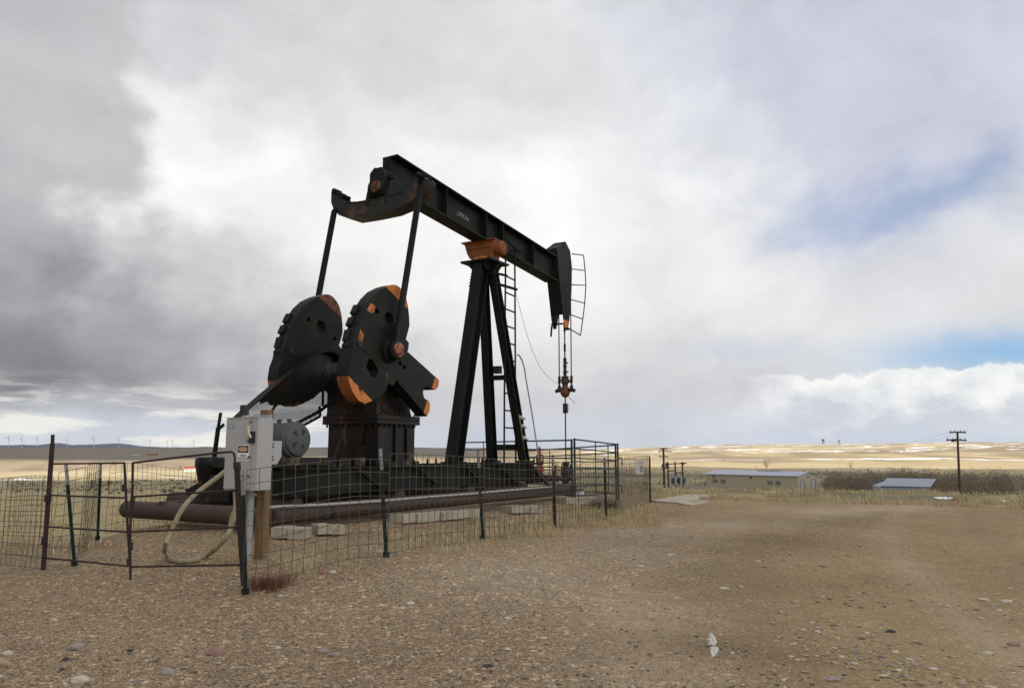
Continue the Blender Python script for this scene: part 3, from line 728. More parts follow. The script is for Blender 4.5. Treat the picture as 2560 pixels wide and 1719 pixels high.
# --- bridle, carrier bar, polished rod clamps
UR = 4.42
for v in (-0.12, 0.30):
    mb = MB(); mb.tube([W(UR + 0.02, v, 6.9), W(UR + 0.02, v, 3.62)], 0.018, 8)
    mb.lathe(W(UR + 0.02, v, 3.95), -UZ, [(0, 0.02), (0.04, 0.045), (0.22, 0.045), (0.26, 0.025), (0.30, 0.03), (0.34, 0.055), (0.50, 0.065), (0.52, 0.03)], 10)
    obj('bridle_cable', mb, M['brownsteel'], pump)
mb = MB()
mb.tube([W(UR, -0.24, 3.46), W(UR, -0.15, 3.50), W(UR, 0.09, 3.50), W(UR, 0.33, 3.50), W(UR, 0.42, 3.46)], [0.055, 0.06, 0.055, 0.06, 0.055], 10)
carrier = obj('carrier_bar', mb, M['brownsteel'], pump)
mb = MB(); mb.lathe(W(UR, 0.09, 3.66), -UZ, [(0, 0.05), (0.06, 0.10), (0.14, 0.13), (0.22, 0.155), (0.30, 0.14), (0.38, 0.08), (0.40, 0.03)], 18)
obj('load_cell', mb, M['bearing_rust'], carrier)
mb = MB(); mb.lathe(W(UR, 0.09, 3.64), UZ, [(0, 0.09), (0.06, 0.10), (0.08, 0.13), (0.20, 0.13), (0.22, 0.10), (0.24, 0.12), (0.28, 0.12), (0.29, 0.06)], 14)
mb.lathe(W(UR, 0.20, 3.76), UB, [(0, 0.04), (0.05, 0.04)], 6)
obj('rod_rotator', mb, M['pipe'], carrier)
mb = MB()
mb.lathe(W(UR, 0.09, 3.92), UZ, [(0, 0.055), (0.1, 0.055), (0.11, 0.065), (0.15, 0.065), (0.16, 0.05), (0.28, 0.05), (0.29, 0.062), (0.34, 0.062), (0.36, 0.05), (0.5, 0.05), (0.52, 0.06), (0.56, 0.05), (0.6, 0.022), (0.75, 0.022), (0.80, 0.035), (1.0, 0.035), (1.05, 0.02), (1.38, 0.02), (1.42, 0.036), (1.66, 0.036), (1.67, 0.02)], 12)
for z in (4.06, 4.34): mb.bar(W(UR, 0.09, z), W(UR, 0.20, z), 0.04, 0.04)
obj('rod_clamp', mb, M['brownsteel'], carrier)
# --- equaliser
ue = -4.42
EQ = [onu(1, *p, ue) for p in [(590, 440), (612, 420), (640, 450), (655, 490), (700, 525), (800, 522), (930, 500), (1050, 470), (1150, 440), (1215, 400), (1250, 340), (1280, 298), (1325, 330), (1310, 400), (1270, 455), (1215, 510), (1150, 548), (1050, 590), (900, 622), (740, 648), (650, 620), (608, 575), (588, 520)]]
mb = MB(); mb.prism(EQ, fVZ, ue + 0.02, ue + 0.40, 0)
mb.prism([(a, b) for a, b in EQ], fVZ, ue, ue + 0.02, 0)
for i in range(4, 8):
    a, b = EQ[i], EQ[i + 1]; mb.bar(W(ue + 0.21, a[0], a[1] + 0.012), W(ue + 0.21, b[0], b[1] + 0.012), 0.46, 0.02, UZ)
patch = [(0.05, 6.78), (0.25, 6.74), (0.42, 6.80), (0.38, 6.92), (0.22, 6.97), (0.08, 6.90)]
eqm = [M['black'], M['orange'], M['orange_dirty'], M['weight'], M['rust_orange']]
equal = obj('equalizer', mb, [mat('equalizer_paint', (0.016, 0.0165, 0.015), 0.55, var=0.4, vscale=2.4, spots=(0.10, 0.045, 0.026), spot_scale=1.15, spot_thr=(0.58, 0.70), bump=0.2)] * 5, pump)
mb = MB()
vN, zN = EQ[11]; vF, zF = EQ[1]
for vv, zz in ((vN, zN), (vF + 0.02, zF)):
    mb.lathe(W(ue - 0.12, vv, zz - 0.04), UA, [(0.06, 0.03), (0.08, 0.06), (0.30, 0.06), (0.32, 0.03)], 10)
mb.tube([W(ue - 0.05, vN, zN - 0.02), W(ue - 0.1, vN + 0.20, zN - 0.10)], 0.05, 8)
mb.tube([W(ue - 0.1, vN + 0.14, zN + 0.0), W(ue + 0.1, vN + 0.26, zN - 0.16)], 0.03, 8)
(va, za) = EQ[3]
mb.lathe(W(ue - 0.06, va - 0.02, za + 0.10), UA, [(0, 0.045), (0.1, 0.05), (0.4, 0.05)], 8)
mb.tube([W(ue - 0.05, va + 0.02, za + 0.03), W(ue - 0.05, va + 0.15, za + 0.0)], 0.02, 6)
pieces('wrist_pin', mb, M['black'], equal)
# --- tail bearing
tb = MB()
for s in (-1, 1):
    tb.prism([(ue - 0.02, 6.98), (ue + 0.44, 6.98), (ue + 0.36, 7.42), (ue + 0.22, 7.56), (ue + 0.10, 7.50)], fUZ, s * 0.27 - 0.05, s * 0.27 + 0.05, 0)
    tb.lathe(W(ue + 0.2, s * 0.27, 7.55), UZ, [(0, 0.07), (0.1, 0.06), (0.12, 0.03)], 8)
tb.lathe(W(ue + 0.2, -0.22, 7.36), UB, [(0, 0.24), (0.44, 0.24)], 20, 0)
tb.prism([(-0.20, 7.30), (0.20, 7.30), (0.20, 7.70), (0.1, 7.80), (-0.1, 7.80), (-0.20, 7.70)], fVZ, ue + 0.0, ue + 0.55, 0)
tail = obj('tail_bearing', tb, BLK, pump)
mb = MB(); mb.lathe(W(ue - 0.02, 0.02, 7.36), -UA, [(0, 0.135), (0.02, 0.135), (0.035, 0.12), (0.04, 0.02)], 20); obj('bearing_cap', mb, M['bearing_rust'], tail)
mb = MB(); mb.lathe(W(ue + 0.1, -0.12, 7.78), UZ, [(0, 0.05), (0.05, 0.05), (0.07, 0.03)], 8); mb.lathe(W(ue + 0.1, 0.05, 7.79), UZ, [(0, 0.04), (0.04, 0.04)], 8); pieces('grease_fitting', mb, M['black'], tail)
# --- pitman arms
VP = 1.20
PT = {1: onv(1, 1296, 355, VP), -1: onv(1, 614, 590, -VP)}
PINU, PINZ = onv(3, 1175, 610, 1.28)
for s in (1, -1):
    u, z = PT[s]
    mb = MB(); mb.tube([W(u, s * VP, z), W(PINU, s * VP, PINZ)], 0.068, 12)
    if s > 0:
        mb.bar(W(u, s * VP, z + 0.10), W(u, s * VP, z - 0.22), 0.10, 0.15, UA); mb.lathe(W(u - 0.13, s * VP, z), UA, [(0, 0.045), (0.26, 0.045)], 8)
    else:
        mb.tube([W(u, -VP, z), W(u + 0.25, -VP - 0.06, z + 0.22)], 0.06, 8)
    d = (W(PINU, s * VP, PINZ) - W(u, s * VP, z)).normalized()
    mb.bar(W(PINU, s * VP, PINZ) - d * 0.55, W(PINU, s * VP, PINZ), 0.15, 0.20, UA)
    pit = obj('pitman_arm', mb, [M['black']], pump)
    mb = MB(); mb.lathe(W(PINU, s * 1.03, PINZ), UB * s, [(0, 0.25), (0.10, 0.24), (0.12, 0.20), (0.25, 0.20), (0.27, 0.17)], 24)
    brg = obj('crank_pin_bearing', mb, [M['black']], pit)
    mb = MB(); mb.lathe(W(PINU, s * 1.29, PINZ), UB * s, [(0, 0.15), (0.03, 0.15), (0.045, 0.13), (0.05, 0.02)], 22)
    obj('bearing_cap', mb, M['rust_orange'], brg)
# --- cranks and counterweights
def N3(*pts, v): return [onv(3, *p, v) for p in pts]
VO = 1.05
cw_up = [(-5.99, 4.03), (-5.90, 4.22), (-5.82, 4.36), (-5.68, 4.55), (-5.48, 4.73), (-5.22, 4.87), (-5.05, 4.935), (-4.93, 4.95), (-4.82, 4.92), (-4.70, 4.84), (-4.61, 4.74), (-4.54, 4.56), (-4.50, 4.36), (-4.485, 4.18), (-4.59, 3.88), (-4.49, 3.82), (-4.52, 3.64), (-5.55, 4.12)]
cw_lo = [(-6.14, 3.62), (-6.15, 3.47), (-6.23, 3.28), (-6.265, 3.05), (-6.23, 2.88), (-6.12, 2.70), (-5.95, 2.55), (-5.78, 2.505), (-5.6, 2.56), (-5.42, 2.64), (-5.24, 2.72), (-5.10, 2.94), (-4.98, 2.90), (-4.85, 3.03), (-5.6, 3.40)]
arm_near = N3((1255, 625), (1465, 815), (1500, 848), (1492, 895), (1470, 922), (1440, 915), (1415, 895), (1393, 898), (1378, 920), (1374, 950), (1383, 985), (1400, 1000), (1415, 1005), (1426, 1035), (1424, 1085), (1403, 1130), (1372, 1092), (1170, 850), v=VO)
arm_left = [(-6.10, 3.64), (-6.06, 3.82), (-5.98, 4.04)]
holeA = [(-5.22, 4.36), (-5.04, 4.33), (-4.99, 4.22), (-5.02, 4.09), (-5.20, 4.13), (-5.27, 4.24)]
holeB = [(-5.69, 3.38), (-5.60, 3.36), (-5.42, 3.18), (-5.42, 3.12), (-5.52, 3.02), (-5.60, 3.02), (-5.76, 3.18), (-5.76, 3.24)]
capU = ((-5.30, 4.88), (-4.40, 4.44)); capL = ((-6.35, 3.05), (-5.45, 2.50))
def ring(u, z, r, n=12): return [(u + r * math.cos(2 * math.pi * k / n), z + r * math.sin(2 * math.pi * k / n)) for k in range(n)]
def crank(s):
    vi, vo = (0.76, 1.05) if s > 0 else (-1.09, -0.80)
    mid = (vi + vo) / 2; face = vo                    # the face turned towards the camera side
    far = s < 0
    mb = MB()
    arm = arm_near + [(-4.85, 3.02), (-6.0, 3.62)] + arm_left + [(-4.54, 3.62)]
    arm = [arm_near[i] for i in range(len(arm_near))] + [(-4.86, 3.04), (-5.6, 3.41), (-6.13, 3.63)] + arm_left[1:] + [(-5.55, 4.11), (-4.54, 3.63)]
    body, tips = [], []
    t1 = N3((1470, 800), (1448, 935), v=VO); t2 = N3((1402, 985), (1372, 1110), v=VO)
    rest, tip1 = split(arm, t1[0], t1[1])
    # the two prongs of the fork carry painted ends
    mb.prism(arm, fUZ, vi + 0.015, vo - 0.004, 0, holes=[ring(*h, 0.05) for h in (onv(3, 1195, 715, VO), onv(3, 1225, 745, VO))])
    for tri in ([(1470, 817), (1500, 848), (1492, 895), (1470, 922), (1452, 914), (1444, 905)], [(1406, 1000), (1416, 1005), (1427, 1035), (1425, 1085), (1405, 1128), (1378, 1098)]):
        pts = N3(*tri, v=VO); mb.prism(pts, fUZ, vi + 0.012, vo - 0.001, 1)
    # lugs along the rim
    for a, b in (((-6.10, 3.66), (-6.04, 3.88)), ((-6.03, 3.96), (-5.95, 4.12)), ((-5.92, 4.20), (-5.82, 4.38))):
        mb.bar(W(a[0] + 0.045, vi + 0.06, a[1]), W(b[0] + 0.045, vi + 0.06, b[1]), 0.15, 0.16, UA)
    mb.lathe(W(-6.10, vi + 0.1, 3.58), UB, [(-0.09, 0.06), (0.09, 0.06)], 10)
    cr = obj('crank', mb, [M['weight'], M['orange']], pump)
    mb = MB(); lower = mat  # noqa
    for nm, poly, hole, cut, lower in (('u', cw_up, holeA, capU, False), ('l', cw_lo, holeB, capL, True)):
        mb = MB()
        body, capp = split(poly, *cut)
        if not lower: body, capp = (capp, body) if sum(q[1] for q in body) / len(body) > sum(q[1] for q in capp) / len(capp) else (body, capp)
        else: body, capp = (capp, body) if sum(q[1] for q in body) / len(body) < sum(q[1] for q in capp) / len(capp) else (body, capp)
        hs = [hole, ring(-5.50, 4.32, 0.055)] if not lower else [hole]
        if not lower: hs.append(ring(-4.72, 4.02, 0.045)) if far else None
        mb.prism(body, fUZ, vi, vo, 0, holes=hs)
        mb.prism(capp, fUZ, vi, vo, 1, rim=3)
        # cast ribs and bolt bosses on the face
        sg = 1 if not far else 1
        if not lower:
            mb.bar(W(-5.42, face, 4.09), W(-5.22, face, 3.98), 0.012, 0.012, UB, 2); mb.bar(W(-5.0, face, 4.66), W(-4.8, face, 4.54), 0.012, 0.012, UB, 2)
            if not far:
                mb.prism([(-5.79, 4.30), (-5.69, 4.45), (-5.56, 4.42), (-5.60, 4.28), (-5.68, 4.26)], fUZ, face, face + 0.003, 1)
        else:
            for bu, bz_ in ((-5.95, 3.62), (-5.18, 3.09)):
                mb.lathe(W(bu, face - 0.01, bz_), UB, [(0, 0.065), (0.02, 0.065), (0.02, 0.045), (0.012, 0.04)], 12, 2)
            mb.bar(W(-5.30, face, 3.02), W(-5.12, face, 2.93), 0.012, 0.012, UB, 2)
            if not far: mb.prism([(-6.03, 3.70), (-5.96, 3.90), (-5.86, 3.80), (-5.92, 3.62)], fUZ, face, face + 0.003, 1)
        w = obj('counterweight', mb, [M['weight'], M['orange'] if not (far and not lower) else M['bearing_rust'], M['dark'], M['orange_dirty']], cr)
    # seams between weight and crank
    mb = MB()
    mb.bar(W(-5.6, face + 0.001, 4.14), W(-4.56, face + 0.001, 3.64), 0.012, 0.006, UB); mb.bar(W(-6.15, face + 0.001, 3.70), W(-4.0, face + 0.001, 2.66), 0.012, 0.006, UB)
    pieces('seam', mb, M['dark'], cr)
crank(1); crank(-1)
mb = MB(); mb.lathe(W(-4.25, -1.0, 3.02), UB, [(0, 0.16), (2.0, 0.16)], 18); obj('crank_shaft', mb, M['black2'], pump)
# --- gear reducer
gu0, gu1, gv0, gv1 = -4.95, -3.78, -0.68, 0.68
mb = MB()
mb.box(gu0, gu1, gv0, gv1, 1.40, 2.16)
mb.box(gu0 - 0.10, gu1 + 0.10, gv0 - 0.08, gv1 + 0.06, 2.16, 2.24); mb.box(gu0 - 0.10, gu1 + 0.10, gv0 - 0.08, gv1 + 0.06, 2.243, 2.34)
mb.box(gu0 - 0.10, gu1 + 0.10, gv0 - 0.06, gv1 + 0.06, 1.33, 1.41)
mb.prism([(-4.97, 2.34), (-3.84, 2.34), (-3.90, 2.60), (-4.10, 3.10), (-4.20, 3.24), (-4.40, 3.32), (-4.66, 3.30), (-4.90, 3.12), (-4.98, 2.9)], fUZ, -0.72, 0.62)
for u in (-4.45, -4.08):
    mb.box(u - 0.016, u + 0.016, gv1, gv1 + 0.05, 1.41, 2.16)
mb.prism([(0.12, 2.16), (0.36, 2.16), (0.30, 1.75), (0.16, 1.75)], fVZ, gu0 - 0.05, gu0)
mb.lathe(W(-4.3, -0.78, 3.02), UB, [(0, 0.3), (1.56, 0.3)], 20)
gear = obj('gear_reducer', mb, [M['black2']], pump, bevel=0.008)
mb = MB()
for k in range(9):
    v = gv0 + 0.02 + k * (gv1 - gv0 - 0.04) / 8
    mb.lathe(W(gu0 - 0.06, v, 2.10), UZ, [(0, 0.022), (0.29, 0.022)], 6)
for k in range(8):
    u = gu0 + 0.05 + k * (gu1 - gu0 - 0.1) / 7
    mb.lathe(W(u, gv1 + 0.03, 2.10), UZ, [(0, 0.022), (0.29, 0.022)], 6)
pieces('flange_bolt', mb, M['black2'], gear)
mb = MB(); mb.tube([W(gu0 - 0.16, -0.02, 2.2), W(gu0 - 0.22, -0.28, 1.5)], 0.018, 6); mb.lathe(W(gu0 - 0.22, -0.28, 1.44), UZ, [(0, 0.035), (0.08, 0.035)], 8); obj('oil_line', mb, M['pipe'], gear)
mb = MB(); mb.lathe(W(-4.70, 0.60, 2.5), UB, [(0, 0.1), (0.04, 0.1), (0.05, 0.02)], 14); obj('inspection_cover', mb, M['black2'], gear)
# --- skid
mb = MB()
for v in (-0.85, 0.85): mb.ibeam(W(-7.5, v, 1.085), W(0.78, v, 1.085), 0.24, 0.47, 0.03, 0.02)
for u in (-7.4, -5.2, -3.4, -1.33, 0.2): mb.bar(W(u, -0.84, 1.08), W(u, 0.84, 1.08), 0.16, 0.40)
for v in (-0.85, 0.85):
    mb.prism([(0.78, 1.31), (1.95, 0.80), (0.78, 0.80)], fUZ, v - 0.09, v + 0.09)
mb.box(0.5, 1.5, -0.9, 0.9, 1.26, 1.315)
for u in (-5.9, -4.1, -2.35, -0.9):
    mb.prism([(u, 1.30), (u + 0.04, 1.30), (u + 0.9, 0.86), (u + 0.86, 0.84)], fUZ, 0.90, 0.97)
skid = obj('skid', mb, [M['black']], pump)
mb = MB(); mb.box(-7.65, -5.15, -0.85, 0.55, 1.322, 1.49); mb.box(-7.6, -6.2, 0.552, 0.62, 1.36, 1.50)
for u in (-6.9, -6.5, -5.9, -5.5): mb.box(u - 0.03, u + 0.03, 0.552, 0.60, 1.33, 1.485)
obj('motor_base', mb, M['black2'], skid)
mb = MB()
for u in (-4.9, -3.9, -1.5, -1.15, 0.95, 1.2, 1.4):
    for v in (-0.7, 0.78): mb.lathe(W(u, v, 1.31), UZ, [(0, 0.03), (0.10, 0.03), (0.1, 0.012), (0.14, 0.012)], 6)
pieces('hold_down_bolt', mb, M['black'], skid)
# --- motor
mv0, mv1, mu, mz, mr = -1.0, 0.28, -6.72, 1.82, 0.315
mb = MB(); mb.lathe(W(mu, mv0, mz), UB, [(0, 0.22), (0.03, mr - 0.02), (0.10, mr), (mv1 - mv0 - 0.14, mr), (mv1 - mv0 - 0.12, mr + 0.015), (mv1 - mv0 - 0.02, mr + 0.015), (mv1 - mv0, mr - 0.02)], 32)
mb.box(mu - 0.26, mu + 0.26, mv0 + 0.12, mv1 - 0.12, 1.49, 1.62)
for v in (-0.2, 0.06): mb.lathe(W(mu, v, mz + mr - 0.01), UZ, [(0, 0.03), (0.03, 0.03), (0.04, 0.05), (0.07, 0.05), (0.08, 0.02)], 8)
motor = obj('electric_motor', mb, [M['motor']], pump)
mb = MB(); mb.lathe(W(mu, mv1 - 0.0, mz), UB, [(0, mr - 0.015), (0.05, mr - 0.03), (0.075, mr - 0.10), (0.08, 0.02)], 32)
endb = obj('end_bell', mb, M['motor'], motor)
mb = MB()
for k, (a, r0, r1) in enumerate(((135, 0.10, 0.20), (62, 0.10, 0.19), (215, 0.09, 0.2), (300, 0.10, 0.18))):
    ca, sa = math.cos(R(a)), math.sin(R(a)); w = 0.05
    q = lambda r, k_: (mu + ca * r - sa * k_, mz + sa * r + ca * k_)
    mb.prism([q(r0, -w * 0.4), q(r1, -w), q(r1 + 0.01, w), q(r0, w * 0.4)], fUZ, mv1 + 0.03, mv1 + 0.079, 0)
mb2 = mb
pieces('vent_opening', mb2, M['dark'], endb)
mb = MB(); mb.lathe(W(mu, mv0 - 0.14, mz), UB, [(0, 0.06), (0.0, 0.30), (0.12, 0.30), (0.12, 0.06)], 24); obj('motor_sheave', mb, M['black'], motor)
# --- belt guard: solid rim strip round an expanded-metal side
vg0, vg1 = -0.74, -0.56
top = [onv(3, *p, vg1) for p in [(-105, 1178), (0, 1080), (150, 950), (270, 850), (370, 770), (440, 712), (500, 670), (540, 645), (580, 628), (630, 620), (670, 626), (715, 650), (745, 700)]]
mb = MB()
for i in range(len(top) - 1):
    a, b = top[i], top[i + 1]
    p, q = W(a[0], vg0 + 0.09, a[1]), W(b[0], vg0 + 0.09, b[1]); mb.bar(p, q, 0.19, 0.022, UZ if abs((q - p).normalized().z) < 0.9 else UA)
guard = obj('belt_guard', mb, M['black'], pump)
low = [onv(3, *p, vg1) for p in [(745, 960), (620, 1045), (560, 1090), (430, 1160), (380, 1182), (150, 1300)]]
mb = MB()
for i in range(len(low) - 1):
    a, b = low[i], low[i + 1]; mb.bar(W(a[0], vg1, a[1]), W(b[0], vg1, b[1]), 0.05, 0.06, UB)
for a, b in (((150, 1140), (225, 1030)), ((585, 1050), (590, 780)), ((560, 1050), (565, 1130)), ((565, 1130), (420, 1208)), ((420, 1208), (300, 1265))):
    p, q = onv(3, *a, vg1), onv(3, *b, vg1); mb.bar(W(p[0], vg1 + 0.004, p[1]), W(q[0], vg1 + 0.004, q[1]), 0.045, 0.03, UB)
obj('guard_frame', mb, M['black'], guard)
# solid upper cheek of the guard
cheek = [onv(3, *p, vg1) for p in [(150, 955), (370, 775), (500, 675), (580, 635), (630, 627), (670, 633), (715, 657), (745, 705), (740, 900), (610, 940), (590, 960), (560, 905), (530, 960), (545, 985), (500, 1015), (470, 1000), (400, 1025), (310, 1040), (220, 1040), (205, 1010), (140, 1030)]]
mb = MB(); mb.prism(cheek, fUZ, vg0, vg0 + 0.02, 0); obj('guard_side_plate', mb, M['black2'], guard)
mb = MB()
region = [onv(3, *p, vg1) for p in [(-100, 1180), (0, 1085), (150, 955), (230, 930), (640, 880), (640, 1030), (560, 1060), (562, 1130), (430, 1200), (300, 1262), (100, 1345), (-60, 1330)]]
def inside(p, poly):
    c = False; j = len(poly) - 1
    for i in range(len(poly)):
        (xi, yi), (xj, yj) = poly[i], poly[j]
        if (yi > p[1]) != (yj > p[1]) and p[0] < (xj - xi) * (p[1] - yi) / (yj - yi) + xi: c = not c
        j = i
    return c
us = [p[0] for p in region]; zs = [p[1] for p in region]
pitch_u, pitch_z = 0.024, 0.018
nu = int((max(us) - min(us)) / pitch_u); nz = int((max(zs) - min(zs)) / pitch_z)
for i in range(nu):
    for k in range(nz):
        u = min(us) + i * pitch_u; z = min(zs) + k * pitch_z
        if not inside((u + pitch_u / 2, z + pitch_z / 2), region): continue
        a, b = ((u, z), (u + pitch_u, z + pitch_z)) if (i + k) % 2 == 0 else ((u, z + pitch_z), (u + pitch_u, z))
        p, q = W(a[0], vg1 - 0.006, a[1]), W(b[0], vg1 - 0.006, b[1]); d = (q - p).normalized(); n = d.cross(UB) * 0.0058
        mb.add([p - n, q - n, q + n, p + n], [(0, 1, 2, 3)])
obj('guard_mesh', mb, M['black'], guard, recalc=False)
# --- brake lever and drum at the rear
vb, zb = onu(6, 720, 545, -7.4); 
mb = MB(); mb.lathe(W(-7.45, vb + 0.02, zb - 0.27), UZ, [(0, 0.17), (0.05, 0.20), (0.30, 0.255), (0.36, 0.27), (0.46, 0.27), (0.50, 0.24), (0.52, 0.1)], 20)
p0 = onu(6, 545, 722, -7.4); p1 = onu(6, 680, 620, -7.4)
mb.bar(W(-7.4, p0[0], p0[1]), W(-7.4, p1[0] + 0.1, p1[1] - 0.02), 0.16, 0.10, UZ)
mb.box(-7.6, -7.2, vb - 0.02, vb + 0.75, 0.72, zb - 0.08)
drum = obj('brake_drum', mb, M['black2'], pump)
a = onu(6, 735, 475, -7.4); b = onu(6, 770, 215, -7.4); c = onu(6, 790, 97, -7.4); e = onu(6, 815, 190, -7.4)
mb = MB(); mb.bar(W(-7.4, *a), W(-7.4, *b), 0.07, 0.05, UA); mb.bar(W(-7.4, *b), W(-7.4, *c), 0.05, 0.035, UA); mb.bar(W(-7.4, b[0], b[1] - 0.03), W(-7.4, *e), 0.05, 0.03, UA)
obj('brake_lever', mb, M['black'], pump)
# --- cable tray conduit and hoses on the post
mb = MB()
mb.tube([W(1.12, LV + 0.05, 4.22), W(1.22, LV + 0.05, 4.22), W(1.36, LV + 0.05, 4.12), W(1.45, LV + 0.08, 3.9), W(1.50, LV + 0.1, 3.6), W(1.62, 0.5, 2.6), W(1.75, 0.6, 1.6), W(1.77, 0.62, 1.0)], 0.022, 6)
obj('hand_rail', mb, M['galv'], pump)
mb = MB()
def on_leg(px, py):
    u, z = onv(5, px, py, 0.48); return W(u, 0.5, z)
for py, px in ((560, 868), (645, 880), (760, 895)):
    c = on_leg(px, py); mb.lathe(c - UB * 0.02, UB, [(0, 0.05), (0.05, 0.05), (0.06, 0.03), (0.09, 0.03)], 10)
    c2 = on_leg(px + 22, py + 14); mb.lathe(c2, UB, [(0, 0.035), (0.06, 0.035)], 8)
pieces('conduit_fitting', mb, M['insul'], pump)
mb = MB()
mb.tube([on_leg(845, 530), on_leg(870, 690), on_leg(890, 840), on_leg(905, 950), on_leg(940, 1030), on_leg(975, 1035), on_leg(985, 1080), on_leg(985, 1130)], 0.018, 6)
obj('signal_cable', mb, M['hose'], pump)
# sagging load-cell wire from the ladder to the carrier bar
pa, pb = W(1.1, LV, 6.02), W(UR, -0.05, 3.62); mb = MB(); pts = []
for k in range(21):
    t = k / 20; p = pa.lerp(pb, t); p.z -= 1.35 * math.sin(math.pi * t) * 0.55 + 0.25 * math.sin(2 * math.pi * t) * 0.3; pts.append(p)
mb.tube(pts, 0.006, 5); mb.tube([W(UR, 0.2, 3.30), W(UR, 0.3, 3.2), W(UR, 0.42, 3.08)], 0.008, 5)
pieces('sensor_wire', mb, M['dark'], pump)

# ================================================================== pipe frame under the unit
def pipe_thing(name, label, cat, pts, r, m, group=None, n=14, ends=True):
    mb = MB(); mb.tube(pts, r, n)
    return tag(obj(name, mb, m, base=tuple(pts[0])), label, cat, group)
PV = 1.22; PZ = 0.59; PR = 0.145
frame = thing('pipe_frame', 'brown steel pipe frame lying on the gravel under the black pump jack', 'pipe frame', tuple(W(-8.0, PV, 0.44)), TH)
mb = MB(); mb.tube([W(-8.1, PV, PZ + 0.01), W(2.5, PV, PZ)], PR, 18); obj('side_pipe', mb, M['pipe'], frame)
mb = MB(); mb.tube([W(-8.1, -1.6, PZ), W(1.9, -1.6, PZ)], PR, 14); obj('side_pipe', mb, M['pipe'], frame)
vl, zl = onu(6, 62, 850, -8.0)
mb = MB(); mb.tube([W(-8.0, vl, 0.545), W(-8.0, 1.25, 0.56)], 0.155, 18)
mb.lathe(W(-8.0, vl, 0.545), -UB, [(0, 0.155), (0.04, 0.15), (0.09, 0.12), (0.12, 0.07), (0.13, 0.01)], 18); obj('end_pipe', mb, M['pipe'], frame)
vq, zq = onu(6, 412, 790, -7.25)
mb = MB(); mb.tube([W(-7.25, vq, 0.70), W(-7.25, 0.9, 0.70)], 0.14, 14); obj('cross_pipe', mb, M['pipe'], frame)
for u in (-4.6, -2.1, 0.3):
    mb = MB(); mb.tube([W(u, -1.5, 0.68), W(u, 1.02, 0.68)], 0.15, 14); obj('cross_pipe', mb, M['pipe'], frame)
mb = MB(); mb.tube([W(2.42, PV, PZ), W(2.56, PV, PZ)], PR + 0.012, 18); obj('pipe_collar', mb, M['dark'], frame)
for u in (-6.85, -1.1):
    mb = MB(); mb.lathe(W(u, PV, PZ), UA, [(-0.04, PR + 0.006), (0.04, PR + 0.006)], 18); obj('strap', mb, M['dark'], frame)
mb = MB(); mb.tube([W(0.9, 0.95, 1.20), W(1.35, 1.05, 0.82), W(1.6, 1.1, 0.62)], 0.05, 8)
tag(obj('drain_pipe', mb, M['pipe'], base=tuple(W(1.6, 1.1, 0.62))), 'short slanting brown pipe running from the skid nose to the long pipe', 'pipe')
# galvanised conduit along the pipe
cpt = [W(-8.15, PV + 0.16, PZ + 0.02), W(-8.05, PV + 0.16, PZ + 0.1)]
cpts = [W(onv(n, x, y, PV + 0.15)[0], PV + 0.15, onv(n, x, y, PV + 0.15)[1]) for n, x, y in ((6, 1165, 838), (6, 1300, 830), (6, 1568, 820), (9, 680, 985), (9, 1150, 946), (9, 1568, 915), (5, 700, 1278), (5, 1170, 1240))]
tag(obj('conduit', (lambda b: (b.tube(cpts, 0.022, 8), b)[1])(MB()), M['pvc'], base=tuple(cpts[0])), 'thin light grey conduit running along the top of the long brown pipe', 'conduit')

# ------------------------------------------------------------------ timber mats
def mat_boards(label, c0, c1, wid, n, th=0.17, jitter=0.07):
    a = Vector(c0); b = Vector(c1); d = b - a; L = d.length; d.normalize(); nrm = Vector((-d.y, d.x, 0))
    t = thing('timber_mat', label, 'timber mat', tuple((a + b) / 2 - UZ * th), group='timber mats under the brown pipe')
    for i in range(n):
        o = a + d * (L * (i + 0.5) / n); j = random.uniform(-jitter, jitter)
        mb = MB(); mb.bar(o - nrm * (wid * 0.5) + nrm * j - UZ * th / 2, o + nrm * (wid * 0.5) + nrm * j - UZ * th / 2 + UZ * random.uniform(-.01, .01), L / n - 0.02, th * random.uniform(0.85, 1.0))
        obj('plank', mb, M['plank'], t)
    return t
def gz(px, py, z): return march(px, py, 0.16)
mat_boards('pale weathered timber mat just right of the wooden box post', gz(690, 1312, 0), gz(775, 1318, 0), 0.42, 2)
mat_boards('short pale planks right of the timber mat nearest the wooden box post', gz(782, 1306, 0), gz(852, 1308, 0), 0.36, 2)
mat_boards('longest pale timber mat, made of several planks side by side', gz(990, 1284, 0), gz(1192, 1270, 0), 0.34, 7)
mat_boards('small pale timber mat in front of the middle of the long pipe', gz(1262, 1262, 0), gz(1340, 1262, 0), 0.42, 3)
mat_boards('pale timber mat below the far end of the long pipe', gz(1400, 1241, 0), gz(1490, 1243, 0), 0.6, 3)

# ================================================================== electrical cabinet on its post
pb_ = march(651, 1395)
KC = pb_.y / 11.27
TH2 = R(68.5)
UC = Vector((math.cos(TH2), math.sin(TH2), 0)); VC = Vector((math.sin(TH2), -math.cos(TH2), 0))
def WC(u, v, z): return Vector((pb_.x, pb_.y, 0)) + UC * (u * KC) + VC * (v * KC) + UZ * z
fUZc = lambda u, z, t: WC(u, t, z)
fVZc = lambda v, z, t: WC(t, v, z)
pu = pv = 0.0
def cz(py): return at_depth(645, py, pb_.y - 0.25).z
post = thing('wooden_post', 'square brown timber post that carries the grey electrical cabinet', 'post', tuple(pb_))
mb = MB(); mb.box(pu - 0.055, pu + 0.075, pv - 0.075, pv + 0.07, -0.2, cz(1022), f=WC); obj('timber', mb, M['wood'], post, bevel=0.006)
z0, z1 = cz(1225), cz(1045)
